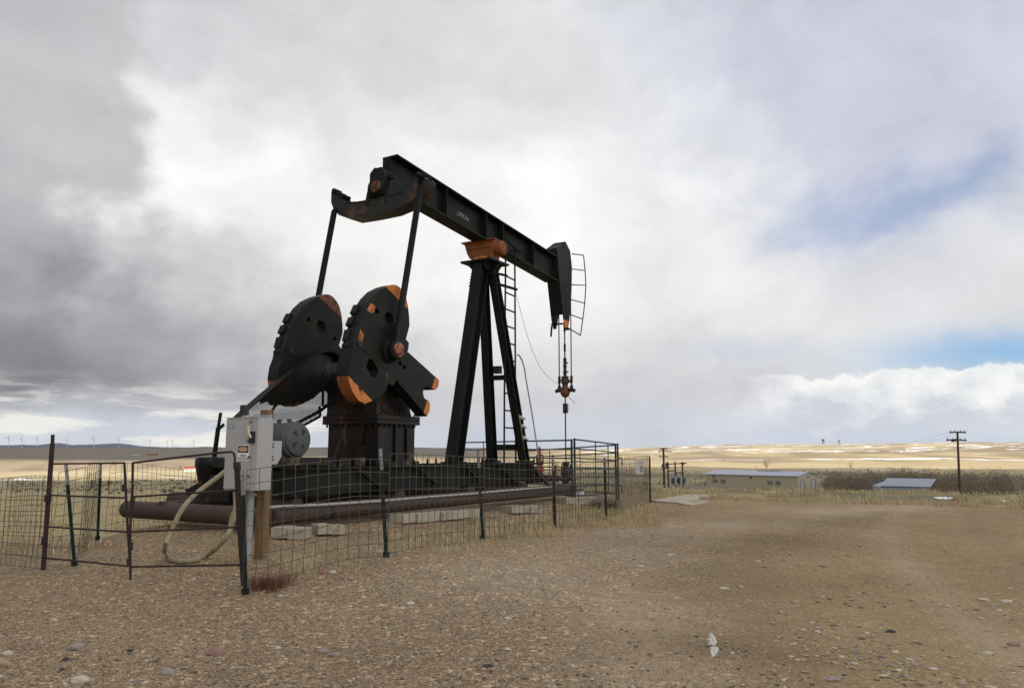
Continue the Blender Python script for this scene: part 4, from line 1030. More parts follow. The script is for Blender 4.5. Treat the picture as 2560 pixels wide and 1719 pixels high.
# cabinet: front faces the rear of the unit, side faces the camera's right
fu = pu - 0.09                      # back plane of cabinet
dep, wid = 0.31, 0.56
vr = pv + 0.20                      # right side
cab = thing('electrical_cabinet', 'light grey electrical cabinet with high voltage sign mounted on a wooden post', 'electrical cabinet', tuple(WC(fu, vr - wid / 2, z0)), TH2)
mb = MB(); mb.box(fu - dep, fu, vr - wid, vr, z0, z1, f=WC); obj('enclosure', mb, M['box'], cab, bevel=0.006)
mb = MB(); mb.box(fu - dep - 0.022, fu - dep - 0.002, vr - wid + 0.006, vr - 0.10, z0 + 0.02, z1 - 0.01, f=WC); door_ = obj('door', mb, M['box'], cab, bevel=0.004)
mb = MB(); mb.box(fu - dep - 0.014, fu - dep - 0.002, vr - 0.094, vr - 0.004, z0 + 0.005, z1 + 0.05, f=WC); obj('flange', mb, M['box'], cab)
mb = MB(); mb.box(fu - dep - 0.03, fu - dep, vr - wid - 0.004, vr + 0.004, z1, z1 + 0.008, f=WC); obj('drip_lip', mb, M['box'], cab)
mb = MB(); mb.box(fu - 0.02, fu, vr - 0.22, vr - 0.03, z1 - 0.02, z1 + 0.05, f=WC); obj('hanger', mb, M['pvc'], cab)
def fp(v, z, t=0.025): return WC(fu - dep - t, v, z)
hz_ = z0 + 0.73 * (z1 - z0)
mb = MB(); mb.bar(fp(vr - 0.085, hz_ - 0.075), fp(vr - 0.085, hz_ + 0.075), 0.075, 0.05, UC); hd = obj('handle_base', mb, M['dark'], cab, bevel=0.004)
mb = MB(); mb.tube([fp(vr - 0.080, hz_ - 0.005, 0.06), fp(vr - 0.10, hz_ + 0.06, 0.09), fp(vr - 0.112, hz_ + 0.14, 0.09)], [0.017, 0.016, 0.015], 8); obj('handle', mb, mat('cream_plastic', (0.66, 0.58, 0.36), 0.5, var=0.05), hd)
for f_ in (0.94, 0.46, 0.2):
    mb = MB(); mb.lathe(fp(vr - 0.12, z0 + f_ * (z1 - z0), 0.02), -UC, [(0, 0.016), (0.02, 0.016), (0.022, 0.01)], 10); obj('latch', mb, M['motor'], cab)
mb = MB(); mb.lathe(fp(vr - 0.165, hz_ - 0.045, 0.02), -UC, [(0, 0.022), (0.014, 0.022)], 10); obj('lock_knob', mb, M['pvc'], cab)
# teal maker's label
mb = MB(); mb.box(fu - dep - 0.026, fu - dep - 0.0225, vr - wid + 0.05, vr - wid + 0.148, z1 - 0.128, z1 - 0.092, f=WC); lb = obj('maker_label', mb, M['teal'], cab)
mb = MB(); mb.box(fu - dep - 0.0285, fu - dep - 0.0265, vr - wid + 0.063, vr - wid + 0.135, z1 - 0.117, z1 - 0.103, f=WC); obj('label_print', mb, mat('label_print', (0.62, 0.72, 0.70), 0.5, var=0.05, bump=0), lb)
# warning sign
sv0, sv1 = vr - 0.328, vr - 0.132; sz0, sz1 = z0 + 0.415 * (z1 - z0), z0 + 0.625 * (z1 - z0)
T0 = fu - dep - 0.026
mb = MB(); mb.box(T0, T0 + 0.004, sv0, sv1, sz0, sz1, f=WC); sign = obj('warning_sign', mb, M['white'], cab)
zm = sz0 + 0.49 * (sz1 - sz0)
mb = MB(); mb.box(T0 - 0.002, T0 - 0.0005, sv0 + 0.008, sv1 - 0.008, zm, sz1 - 0.008, f=WC); obj('sign_header', mb, M['signblack'], sign)
pts = []
cy_, cx_ = (zm + sz1 - 0.008) / 2, (sv0 + sv1) / 2
for k in range(28):
    a = 2 * math.pi * k / 28; ex = 0.55
    pts.append((cx_ + 0.070 * math.copysign(abs(math.cos(a)) ** ex, math.cos(a)), cy_ + 0.029 * math.copysign(abs(math.sin(a)) ** ex, math.sin(a))))
mb = MB(); mb.prism(pts, fVZc, T0 - 0.0035, T0 - 0.0021); obj('sign_oval', mb, M['signorange'], sign)
lettering('lettering', 'HIGH', 0.044, WC(T0 - 0.0018, cx_, sz0 + 0.060), VC, UZ, M['signblack'], sign, 0.0008)
lettering('lettering', 'VOLTAGE', 0.040, WC(T0 - 0.0018, cx_, sz0 + 0.023), VC, UZ, M['signblack'], sign, 0.0008)
# side junction box, beacon
mb = MB(); mb.prism([(fu + 0.02, z0 + 0.33), (fu + 0.14, z0 + 0.33), (fu + 0.235, z0 + 0.43), (fu + 0.235, z0 + 0.64), (fu + 0.02, z0 + 0.64)], fUZc, vr - 0.20, vr - 0.02)
jb = obj('junction_box', mb, M['box'], cab, bevel=0.004)
mb = MB()
for z in (z0 + 0.39, z0 + 0.43, z0 + 0.56, z0 + 0.6): mb.box(fu + 0.005, fu + 0.05, vr - 0.02, vr - 0.008, z - 0.008, z + 0.008, f=WC)
pieces('hinge', mb, M['dark'], jb)
bc = WC(fu - 0.16, vr - wid + 0.165, z1 + 0.008)
mb = MB(); mb.lathe(bc, UZ, [(0, 0.025), (0.035, 0.022), (0.04, 0.05)], 12); bea = obj('beacon_base', mb, M['pvc'], cab)
mb = MB(); mb.lathe(bc + UZ * 0.04, UZ, [(0, 0.06), (0.12, 0.058), (0.13, 0.05)], 16); obj('beacon', mb, M['dark'], bea)
# conduits down the post
def down(name, label, du, dv, r, zt, col, flat=None):
    mb = MB()
    if flat: mb.box(pu + du, pu + du + flat[0], pv + dv, pv + dv + flat[1], -0.05, zt, f=WC)
    else: mb.tube([WC(pu + du, pv + dv, zt), WC(pu + du, pv + dv, -0.05)], r, 10)
    return tag(obj(name, mb, col, base=tuple(WC(pu + du, pv + dv, 0))), label, 'conduit')
down('conduit', 'wide pale grey conduit running down the face of the wooden post', -0.12, -0.115, 0.045, z0 - 0.005, M['pvc'])
down('conduit', 'thin grey conduit left of the wide pale conduit on the wooden post', -0.12, -0.22, 0.02, z0 - 0.005, M['pvc'])
# flexible hose loop
zq = pb_.y
def hp(x, y, dy): px, py = Z(6, x, y); return at_depth(px, py, zq + dy)
def hg(x, y, up=0.034):
    px, py = Z(6, x, y); return march(px, py, up)
hose = [hp(835, 548, 0.55), hp(740, 620, 0.45), hp(640, 695, 0.3), hp(560, 765, 0.15), hp(490, 850, 0.0), hp(435, 950, -0.05), hp(390, 1050, -0.12), hp(357, 1130, -0.2), hg(350, 1185, 0.1), hg(375, 1228, 0.05), hg(430, 1255), hg(510, 1262), hg(600, 1248), hg(680, 1215), hp(760, 1155, -0.05), hp(830, 1075, -0.25), hp(875, 985, -0.2), hp(900, 890, -0.2), hp(908, 800, -0.2), hp(903, 715, -0.2)]
def smooth(p, n=4):
    out = []
    for i in range(len(p) - 1):
        a, b, c, d = p[max(i - 1, 0)], p[i], p[i + 1], p[min(i + 2, len(p) - 1)]
        for k in range(n):
            t = k / n; out.append(0.5 * ((2 * b) + (c - a) * t + (2 * a - 5 * b + 4 * c - d) * t * t + (3 * b - a - 3 * c + d) * t ** 3))
    return out + [p[-1]]
mb = MB(); mb.tube(smooth(hose), 0.032, 12)
tag(obj('flexible_hose', mb, M['hose'], base=tuple(hose[11])), 'khaki flexible hose looping from the grey cabinet down to the gravel', 'hose')
h2 = [hp(1165, 720, 0.2), hp(1168, 800, 0.2), hp(1150, 850, 0.25), hp(1120, 858, 0.3), hp(1095, 835, 0.3)]
mb = MB(); mb.tube(smooth(h2), 0.013, 8); tag(obj('wire_loop', mb, M['pvc'], base=tuple(h2[0])), 'small grey cable loop hanging below the cabinet beside the wooden post', 'cable')
h3 = [hp(880, 880, -0.1), hp(862, 960, -0.1), hp(870, 1050, -0.1), hp(900, 1090, -0.1), hp(930, 1075, -0.05)]
mb = MB(); mb.tube(smooth(h3), 0.02, 8); tag(obj('hose_stub', mb, M['hose'], base=tuple(h3[0])), 'short grey hose curling behind the front corner gate post', 'hose')

# ================================================================== fence posts
def tpost(px, pyb, pyt, label, ph=1.4, top_px=None, white=True, grp='green steel fence posts'):
    Y = ph * FPX / (pyb - pyt)
    b = at_depth(px, pyb, Y); b.z = hz(b.x, b.y)
    t = at_depth(top_px if top_px else px, pyt, Y)
    d = (t - b)
    th = thing('fence_post', label, 'fence post', tuple(b), group=grp)
    wcut = 0.80 if white else 1.0
    mb = MB()
    for w, h, off in ((0.048, 0.007, 0), (0.007, 0.036, 0.02)):
        mb.bar(b - d * 0.03 + Vector((0, -off, 0)), b + d * wcut + Vector((0, -off, 0)), w, h, (0, 1, 0))
    for k in range(16):
        p = b + d * (0.1 + 0.04 * k); mb.bar(p + Vector((0, 0.006, 0)), p + Vector((0, 0.006, 0)) + d * 0.012, 0.018, 0.014, (0, 1, 0))
    mb.bar(b - UZ * 0.02, b + d * 0.05, 0.085, 0.01, (0, 1, 0))
    obj('stake', mb, M['tpost'], th)
    if white:
        mb = MB()
        for w, h, off in ((0.048, 0.007, 0), (0.007, 0.036, 0.02)):
            mb.bar(b + d * wcut + Vector((0, -off, 0)), b + d + Vector((0, -off, 0)), w, h, (0, 1, 0))
        obj('painted_tip', mb, M['posttop'], th)
    return b, t
P1 = tpost(614, 1484, 1176, 'green steel fence post at the front corner below the grey cabinet', top_px=606)
P2 = tpost(966, 1384, 1121, 'green steel fence post with white tip standing in front of the gear reducer', top_px=951)
P3 = tpost(1207, 1343, 1125, 'green steel fence post with white tip in front of the post legs', top_px=1195)
P4 = tpost(1387, 1325, 1136, 'green steel fence post before the far end of the brown pipe', top_px=1382)
P5 = tpost(1516, 1305, 1143, 'green steel fence post in the dry grass in front of the dark green corral', top_px=1511)
P6 = tpost(1626, 1258, 1140, 'plain dark fence post at the far right corner beside the white sign', top_px=1624, white=False, grp=None)
L1 = tpost(187, 1409, 1161, 'leaning green fence post with white tip behind the rusty gate, left one of two', top_px=165)
L2 = tpost(244, 1350, 1156, 'upright green fence post behind the rusty gate, right one of two', top_px=252)

# ------------------------------------------------------------------ wire mesh panels
def wire_panel(label, b0, b1, h0, h1, dz0=0.06, dz1=0.06, rows=8, r=0.0039, sx=0.152, lean=0.0, grp='welded wire fence panels', skip=()):
    b0 = Vector(b0); b1 = Vector(b1); L = (b1 - b0).length; n = max(2, int(round(L / sx)))
    mb = MB(); side_ = Vector((-(b1 - b0).y, (b1 - b0).x, 0)).normalized()
    def pt(t, k):
        base = b0.lerp(b1, t); z0_ = hz(base.x, base.y) + dz0 * (1 - t) + dz1 * t
        hh = h0 * (1 - t) + h1 * t
        w = 0.035 * noise.noise((t * L * 0.7, k * 1.3, b0.x)) + lean * k
        return Vector((base.x, base.y, z0_ + hh * k + 0.02 * noise.noise((t * L, k * 3, b0.y)))) + side_ * w
    for i in range(n + 1):
        mb.tube([pt(i / n, k / 4) for k in range(5)], r, 4, caps=False)
    ks = [j / rows for j in range(rows + 1)]
    for k in ks:
        mb.tube([pt(i / (2 * n), k) for i in range(2 * n + 1)], r, 4, caps=False)
    return tag(obj('wire_fence', mb, M['wire'], base=tuple(b0), recalc=False), label, 'wire fence', grp)
off = Vector((0.02, -0.03, 0))
wire_panel('wire mesh panel between the front corner post and the post before the gear reducer', P1[0] + off + Vector((-0.05, 0, 0)), P2[0] + off, 1.26, 1.22, 0.10, 0.02)
wire_panel('wire mesh panel in front of the pump jack legs, between two white-tipped posts', P2[0] + off * 0.5, P3[0] + off, 1.28, 1.25, 0.05, 0.02)
wire_panel('wire mesh panel before the far half of the long pipe, left of its end', P3[0] + off, P4[0] + off, 1.24, 1.18, 0.03, 0.02)
wire_panel('wire mesh panel standing in dry grass before the pipe end and corral', P4[0] + off, P5[0] + off, 1.18, 1.17, 0.03, 0.03)
wire_panel('wire mesh panel at the right end running to the dark far corner post', P5[0] + off, P6[0], 1.19, 1.33, 0.03, 0.03)
cor_r = at_depth(1545, 1251, 23.0)
P7 = Vector((2.2, 31.5, 0)); P8 = Vector((-4.5, 30, 0))
wire_panel('wire mesh panel behind the corral that carries the white notice', P6[0], P7, 1.36, 1.3)
wire_panel('distant wire mesh panel along the back behind the pump jack', P7, P8, 1.25, 1.25)
wire_panel('wire mesh panel at the back left behind the brown end pipe', P8, L2[0] + Vector((0.02, 0.2, 0)), 1.25, 1.22)
lp0 = at_depth(-60, 1410, 11.4); lp0.z = 0
tp = at_depth(112, 1421, 10.4)
wire_panel('wire mesh panel leading out of the picture to the left of the tall rusty post', tp + Vector((0, 0.05, 0)), lp0 + Vector((0, 0.1, 0)), 1.2, 1.2, 0.05, 0.02)
wire_panel('second wire mesh panel overlapping just behind the leftmost one', lp0 + Vector((-0.3, 1.0, 0)), at_depth(105, 1400, 11.6), 1.2, 1.2, 0.05, 0.02)
wire_panel('sagging wire mesh panel between the tall rusty post and the leaning green post', at_depth(128, 1405, 11.0), L1[0] + Vector((0.04, 0.02, 0)), 1.2, 1.24, 0.08, 0.1)
wire_panel('narrow loose wire mesh panel between the two green posts behind the gate', L1[0] + Vector((0.02, 0, 0)), at_depth(216, 1398, 11.6), 1.28, 1.34, 0.08, 0.03, lean=-0.06)
wire_panel('wire mesh strip left of the upright green post behind the gate', at_depth(205, 1372, 12.6), L2[0] + Vector((-0.05, 0, 0)), 1.2, 1.2, 0.05, 0.05)

# ------------------------------------------------------------------ rusty folding gate
GT = at_depth(112, 1421, 10.5); GT.z = hz(GT.x, GT.y)
def dz(px, py, Y): return at_depth(px, py, Y)
tall = thing('gate_post', 'tall rusty pipe gate post at the left end of the rusty gate', 'gate post', tuple(GT))
mb = MB(); mb.tube([dz(108, 1424, 10.5), dz(131, 1108, 10.5)], 0.031, 10); obj('pipe', mb, M['gate'], tall)
mb = MB(); mb.tube([dz(131, 1112, 10.5), dz(132, 1086, 10.5)], 0.024, 8); obj('pipe_stub', mb, M['gate'], tall)
mb = MB(); mb.bar(dz(119, 1254, 10.46), dz(120, 1236, 10.46), 0.07, 0.05, (0, 1, 0)); obj('hinge', mb, M['gate'], tall)
mb = MB(); mb.bar(dz(111, 1360, 10.46), dz(112, 1340, 10.46), 0.06, 0.05, (0, 1, 0)); obj('hinge', mb, M['gate'], tall)
def gate_panel(label, xs, ys, rails, verts, corner=None):
    (x0, Y0), (x1, Y1) = xs
    g = thing('rusty_gate', label, 'gate', tuple(dz(*rails[-1][0], Y0)), group='rusty gate panels')
    for (a, b) in rails:
        mb = MB(); pts = [dz(a[0], a[1], Y0), dz(b[0], b[1], Y1)]
        mb.tube(pts, 0.012, 8); obj('rail', mb, M['gate'], g)
    for pts, r in verts:
        mb = MB(); mb.tube([dz(*p) for p in pts], r, 8); obj('upright', mb, M['gate'], g)
    return g
gate_panel('rusty gate panel with four rails between the tall rusty post and the folded joint', ((112, 10.5), (320, 9.7)), None,
    [((130, 1159), (311, 1156.5)), ((123, 1237), (315, 1244)), ((120, 1316), (318, 1329)), ((116, 1394), (320, 1414))],
    [([(311, 1156, 9.7), (313, 1200, 9.7), (318, 1300, 9.7), (326, 1420, 9.7)], 0.016), ([(309, 1210, 9.66), (310, 1228, 9.66)], 0.026)])
gate_panel('rusty gate panel with rounded top corner between the folded joint and the cabinet', ((325, 9.62), (600, 8.9)), None,
    [((331, 1241), (589, 1225)), ((328, 1328.5), (594, 1317)), ((327, 1416), (602, 1411))],
    [([(326, 1448, 9.62), (325, 1330, 9.62), (328, 1280, 9.62), (331, 1230, 9.62), (332, 1157, 9.62)], 0.016),
     ([(331, 1156.5, 9.62), (460, 1141, 9.25), (560, 1130, 8.98), (578, 1129, 8.94), (584, 1132, 8.92), (587, 1142, 8.9), (594, 1300, 8.9), (605, 1455, 8.9)], 0.013),
     ([(322, 1395, 9.6), (322, 1412, 9.6)], 0.026), ([(327, 1355, 9.6), (327, 1374, 9.6)], 0.026), ([(332, 1240, 9.6), (331, 1262, 9.6)], 0.026)])
cpb = dz(600, 1460, 8.8)
cp = thing('gate_post', 'rusty square gate post at the front corner beside the grey cabinet', 'gate post', tuple(cpb))
mb = MB(); mb.bar(dz(610, 1462, 8.86), dz(594, 1160, 8.86), 0.05, 0.05, (0, 1, 0)); obj('pipe', mb, M['gate'], cp)
mb = MB(); mb.bar(dz(593, 1172, 8.84), dz(592, 1155, 8.84), 0.065, 0.06, (0, 1, 0)); obj('cap', mb, M['gate'], cp)

# ------------------------------------------------------------------ dark green corral round the well
def corral(label, a, za, b, zb, zbot, stays, leg_a=True, leg_b=True):
    a = Vector(a); b = Vector(b)
    g = thing('corral_fence', label, 'corral panel', (a.x, a.y, hz(a.x, a.y)), group='dark green corral panels')
    def p(t, k):
        q = a.lerp(b, t); zt = za + (zb - za) * t; z_ = zt + (zbot - za) * k; return Vector((q.x, q.y, z_))
    for k in range(7):
        mb = MB(); mb.tube([p(0, k / 6), p(1, k / 6)], 0.021 if k in (0, 6) else 0.017, 8); obj('rail', mb, M['corral'], g)
    for t in [0.0, 1.0] + list(stays):
        mb = MB(); r = 0.028 if t in (0.0, 1.0) else 0.015
        q = p(t, 1.0); 
        if t in (0.0, 1.0): q.z = hz(q.x, q.y) - 0.02
        mb.tube([q, p(t, 0) + UZ * (0.03 if t in (0, 1) else 0)], r, 8); obj('upright', mb, M['corral'], g)
    return g
CA = at_depth(1429, 1100, 20.0); CB = at_depth(1436, 1100, 19.95); CR = at_depth(1544, 1112, 23.0); CL = at_depth(1125, 1105, 26.0); CK = at_depth(1318, 1126, 29.0)
corral('dark green corral panel behind the post legs, left of the well head', (CL.x, CL.y, 0), 1.9, (CA.x, CA.y, 0), 1.90, 0.50, (0.33, 0.66))
corral('dark green corral panel on the near right side of the well head', (CB.x, CB.y, 0), 1.92, (CR.x, CR.y, 0), 1.82, 0.50, (0.45, 0.75))
corral('dark green corral panel at the back behind the well head', (CR.x - 0.05, CR.y + 0.1, 0), 1.80, (CK.x, CK.y, 0), 1.64, 0.40, (0.35, 0.7))
for py in (1150, 1220):
    c = at_depth(1549, py, 22.95); mb = MB(); mb.tube(smooth([c + Vector((-0.04, 0, 0.02)), c + Vector((0.02, 0, 0.08)), c + Vector((0.07, 0, 0.04)), c + Vector((0.07, 0, -0.14))], 4), 0.016, 6)
    o = obj('latch_hook', mb, M['corral'], base=tuple(c)); tag(o, 'small dark hook on the right corral corner, ' + ('upper one' if py == 1150 else 'lower one'), 'hook')

# ------------------------------------------------------------------ well head
WU, WV = 4.42, 0.09
well = thing('well_head', 'dark well head with red valves standing inside the green corral', 'well head', tuple(W(WU, WV, hz(*W(WU, WV, 0).xy))))
def wz(py): return onv(0, 1414, py, WV)[1]
mb = MB(); mb.tube([W(WU, WV, 3.34), W(WU, WV, wz(1150))], 0.021, 8); obj('polished_rod', mb, M['brownsteel'], well)
mb = MB(); zz = 2.62; mb.bar(W(WU, WV, 2.78), W(WU, WV, 3.08), 0.11, 0.12, UA)
for z in (2.85, 2.93, 3.01): mb.bar(W(WU, WV, z), W(WU, WV + 0.11, z), 0.03, 0.035)
obj('rod_clamp', mb, M['brownsteel'], well)
zb_ = 0.1; zt_ = wz(1152)
H_ = zt_ - zb_
mb = MB(); mb.lathe(W(WU, WV, zb_), UZ, [(0, 0.11), (0.10 * H_, 0.13), (0.30 * H_, 0.13), (0.31 * H_, 0.09), (0.42 * H_, 0.10), (0.50 * H_, 0.10), (0.52 * H_, 0.14), (0.62 * H_, 0.10), (0.66 * H_, 0.17), (0.72 * H_, 0.17), (0.74 * H_, 0.12), (0.86 * H_, 0.10), (0.87 * H_, 0.09), (0.9 * H_, 0.09), (0.91 * H_, 0.11), (0.98 * H_, 0.11), (1.0 * H_, 0.04)], 16)
obj('stuffing_box', mb, M['dark'], well)
mb = MB()
for s in (-1, 1): mb.tube([W(WU, WV + s * 0.16, zb_ + 0.68 * H_), W(WU, WV + s * 0.14, zb_ + 0.92 * H_)], 0.022, 6)
pieces('bonnet_bolt', mb, M['dark'], well)
def wp(x, y): v, z = onu(13, x, y, WU - 0.05); return W(WU - 0.05, v, z)
mb = MB(); mb.tube([wp(300, 950), wp(990, 940)], 0.05, 8)
for x in (400, 600, 730): mb.lathe(wp(x, 948), UB, [(0, 0.085), (0.06, 0.085)], 10)
obj('flow_line', mb, M['brownsteel'], well)
mb = MB(); mb.lathe(wp(185, 1000), UZ, [(0, 0.07), (0.25, 0.075), (0.3, 0.13), (0.42, 0.13), (0.45, 0.09), (0.62, 0.10), (0.65, 0.06), (0.9, 0.05), (1.05, 0.035)], 12)
v1 = obj('red_valve', mb, M['red'], well)
mb = MB(); q = wp(190, 470); mb.tube([wp(115, 600), wp(115, 380), wp(130, 360), wp(255, 360), wp(270, 380), wp(270, 600)], 0.02, 6); obj('valve_handle', mb, M['brownsteel'], v1)
mb = MB(); mb.lathe(wp(580, 960), UZ, [(0, 0.08), (0.1, 0.09), (0.14, 0.05), (0.2, 0.04), (0.26, 0.06), (0.40, 0.03), (0.42, 0.09), (0.44, 0.09)], 10); obj('red_valve', mb, M['red'], well)
mb = MB(); mb.lathe(wp(420, 960), UZ, [(0, 0.07), (0.1, 0.08), (0.14, 0.04)], 10); obj('red_valve', mb, M['red'], well)
pc = at_depth(1452, 1236, 21.2); 
pail = thing('pail', 'small white pail by the end of the long brown pipe', 'pail', tuple(pc))
mb = MB(); mb.lathe(pc, UZ, [(0, 0.085), (0.10, 0.095), (0.102, 0.10)], 16); obj('bucket', mb, M['white'], pail)
mb = MB(); mb.lathe(pc + UZ * 0.105, UZ, [(0, 0.098), (0.05, 0.085), (0.06, 0.06)], 16); obj('lid', mb, M['motor'], pail)
# white notice on the mesh
na, nb = Z(10, 1257, 470), Z(10, 1378, 652)
NY = 22.75
a = at_depth(na[0], na[1], NY); b = at_depth(nb[0], nb[1], NY - 0.2)
nx = Vector((b.x - a.x, b.y - a.y, 0)).normalized(); w_ = b.x - a.x; h_ = a.z - b.z
notice = thing('notice_board', 'white notice with black lines of print hanging on the wire mesh at right', 'sign', ((a.x + b.x) / 2, a.y, b.z))
o = Vector((a.x, a.y, a.z)); mb = MB(); c = o + nx * w_ / 2 - UZ * h_ / 2
mb.bar(c - UZ * h_ / 2, c + UZ * h_ / 2, w_, 0.012, (0, 1, 0)); obj('board', mb, M['white'], notice)
mb = MB(); rnd = random.Random(3)
for row, (fy, fh, x0, x1) in enumerate(((0.22, 0.03, 0.12, 0.9), (0.44, 0.06, 0.06, 0.94), (0.55, 0.06, 0.2, 0.82), (0.67, 0.06, 0.06, 0.94), (0.80, 0.06, 0.06, 0.94))):
    x = x0
    while x < x1:
        ww = rnd.uniform(0.025, 0.05); q = o + nx * (x + ww / 2) * w_ - UZ * fy * h_ + Vector((0, -0.009, 0))
        mb.bar(q - UZ * fh * h_ / 2, q + UZ * fh * h_ / 2, ww * w_, 0.003, (0, 1, 0)); x += ww + rnd.choice((0.008, 0.008, 0.008, 0.03))
obj('print', mb, M['signfade'], notice)

# ================================================================== far buildings and poles
def ground_at(px, Y):
    p = at_depth(px, 1200, Y); return Vector((p.x, p.y, hz(p.x, p.y)))
be = R(46)
BX = Vector((math.cos(be), -math.sin(be), 0)); BY = Vector((math.sin(be), math.cos(be), 0))
BR = Vector((76.9, 210, 0)); BLN, BWD = 28.3, 12.0
B0 = BR - BX * BLN
zbase, zeave, zridge = -9.6, -4.92, -3.95
def BW(x, y, z): return B0 + BX * x + BY * y + UZ * z
barn = thing('metal_building', 'long tan metal building with grey roof and two end doors beyond the pad', 'building', tuple(BW(BLN / 2, BWD / 2, zbase)), -be)
mb = MB(); mb.box(0, BLN, 0, BWD, zbase, zeave, f=BW)
for x in (0, BLN - 0.2):
    mb.prism([(0, zeave + 0.002), (BWD, zeave + 0.002), (BWD / 2, zridge)], lambda a, b, t: BW(t, a, b), x, x + 0.2)
obj('wall', mb, M['tan_wall'], barn)
mb = MB()
for s in (0, 1):
    y0, y1 = (-0.4, BWD / 2) if s == 0 else (BWD + 0.4, BWD / 2)
    z0_ = zeave - 0.02
    vs = [BW(-0.4, y0, z0_), BW(BLN + 0.4, y0, z0_), BW(BLN + 0.4, y1, zridge + 0.1), BW(-0.4, y1, zridge + 0.1)]
    mb.add(vs + [q + UZ * 0.12 for q in vs], [(0, 1, 2, 3), (4, 5, 6, 7), (0, 1, 5, 4), (1, 2, 6, 5), (2, 3, 7, 6), (3, 0, 4, 7)])
roof = obj('roof', mb, M['roof'], barn)
mb = MB(); mb.box(13.5, 20.5, BWD / 2 - 0.4, BWD / 2 + 0.4, zridge + 0.1, zridge + 0.5, f=BW); obj('ridge_vent', mb, M['tan_wall'], roof)
for x in (3.1, 5.7, 20.2, 22.6):
    mb = MB(); mb.box(x - 0.75, x + 0.75, -0.06, 0.05, zeave - 2.45, zeave - 1.35, f=BW); wn = obj('window', mb, M['glass'], barn)
    mb = MB()
    for zz in (zeave - 2.5, zeave - 1.35): mb.box(x - 0.8, x + 0.8, -0.09, -0.062, zz, zz + 0.06, f=BW)
    pieces('window_frame', mb, M['roof'], wn)
for y, w in ((2.6, 2.2), (9.2, 2.6)):
    mb = MB(); mb.box(BLN, BLN + 0.06, y - w / 2, y + w / 2, zbase + 0.3, zeave - 1.0, f=BW); dr = obj('garage_door', mb, M['trim'], barn)
    mb = MB(); mb.box(BLN + 0.062, BLN + 0.10, y - w / 2 + 0.05, y + w / 2 - 0.5, zbase + 0.3, zeave - 1.15, f=BW); obj('door_leaf', mb, M['door'], dr)
for x, y in ((2.7, -0.2), (14.6, -0.2)):
    mb = MB(); mb.box(x - 0.3, x + 0.3, y - 0.15, y + 0.19, zeave - 0.75, zeave - 0.4, f=BW); obj('wall_lamp', mb, M['trim'], barn)
mb = MB(); mb.box(BLN, BLN + 0.3, 5.7, 6.2, zeave - 0.4, zeave - 0.05, f=BW); obj('wall_lamp', mb, M['trim'], barn)
mb = MB(); mb.box(-0.05, BLN + 0.05, -0.05, -0.002, zeave - 0.22, zeave - 0.02, f=BW); obj('gutter', mb, M['roof'], barn)
# shed with blue grey roof
S0, S1 = at_depth(2201, 1215, 119), at_depth(2326, 1217.5, 117.5); Rg0, Rg1 = at_depth(2217, 1195.5, 123), at_depth(2340, 1198, 121.5)
shed = thing('metal_shed', 'low shed with blue grey metal roof in front of the dark bushes', 'shed', ((S0.x + S1.x) / 2, 121, S0.z - 3), 0)
mb = MB(); up3 = UZ * 0.1; bk = Vector((0, 1, 0))
Bk0, Bk1 = S0 + Vector((2.2, 8, 0)), S1 + Vector((2.2, 8, 0))
for vs in ([S0, S1, Rg1, Rg0], [Bk0, Bk1, Rg1, Rg0]):
    mb.add(vs + [q + up3 for q in vs], [(0, 1, 2, 3), (4, 5, 6, 7), (0, 1, 5, 4), (1, 2, 6, 5), (2, 3, 7, 6), (3, 0, 4, 7)])
obj('roof', mb, M['blue_roof'], shed)
mb = MB(); ins = Vector((0.15, 0.3, -0.08)); dn = UZ * 3.2
a, b, c, d = S0 + ins, S1 + Vector((-0.15, 0.3, -0.08)), Bk1 + Vector((-0.15, -0.3, -0.08)), Bk0 + Vector((0.15, -0.3, -0.08))
mb.add([a, b, c, d, a - dn, b - dn, c - dn, d - dn, Rg0 + Vector((0.15, 0, -0.1)), Rg1 + Vector((-0.15, 0, -0.1))], [(0, 1, 5, 4), (1, 2, 6, 5), (2, 3, 7, 6), (3, 0, 4, 7), (0, 3, 8), (1, 9, 2)])
obj('wall', mb, M['blue_roof'], shed)
# utility poles
def pole(label, px_t, py_t, px_b, py_b, Y, r, arms):
    t = at_depth(px_t, py_t, Y); b = at_depth(px_b, py_b, Y); g = hz(b.x, b.y); b2 = b + (b - t).normalized() * max(0.0, (b.z - g))
    p = thing('utility_pole', label, 'utility pole', tuple(b2))
    mb = MB(); mb.tube([b2 - UZ * 0.2, t], [r * 1.15, r * 0.8], 10); obj('pole', mb, M['pole'], p)
    for (x0, y0, x1, y1) in arms:
        A, B_ = at_depth(x0, y0, Y - 0.2), at_depth(x1, y1, Y - 0.2); m_ = (A + B_) / 2 + UZ * 0.06
        mb = MB(); mb.bar(A, m_, 0.14, 0.14); mb.bar(m_, B_, 0.14, 0.14); ar = obj('cross_arm', mb, M['pole'], p)
        mb = MB()
        for k in (0.06, 0.3, 0.7, 0.94): mb.lathe(A.lerp(B_, k) + UZ * 0.08, UZ, [(0, 0.04), (0.14, 0.05), (0.18, 0.02)], 6)
        pieces('insulator', mb, M['galv'], ar)
    return p, t, b2
pr, prt, prb = pole('single brown utility pole with two cross arms standing before the bushes at right', 2393.5, 1079, 2399, 1221, 80, 0.12, [(2374, 1080.8, 2414.5, 1080.8), (2366, 1099.5, 2416, 1100.5)])
mb = MB(); A, B_ = at_depth(2379, 1101, 80), at_depth(2391, 1099, 79.6); mb.bar(A, B_, 0.2, 0.25); obj('pole_bracket', mb, M['pole'], pr)
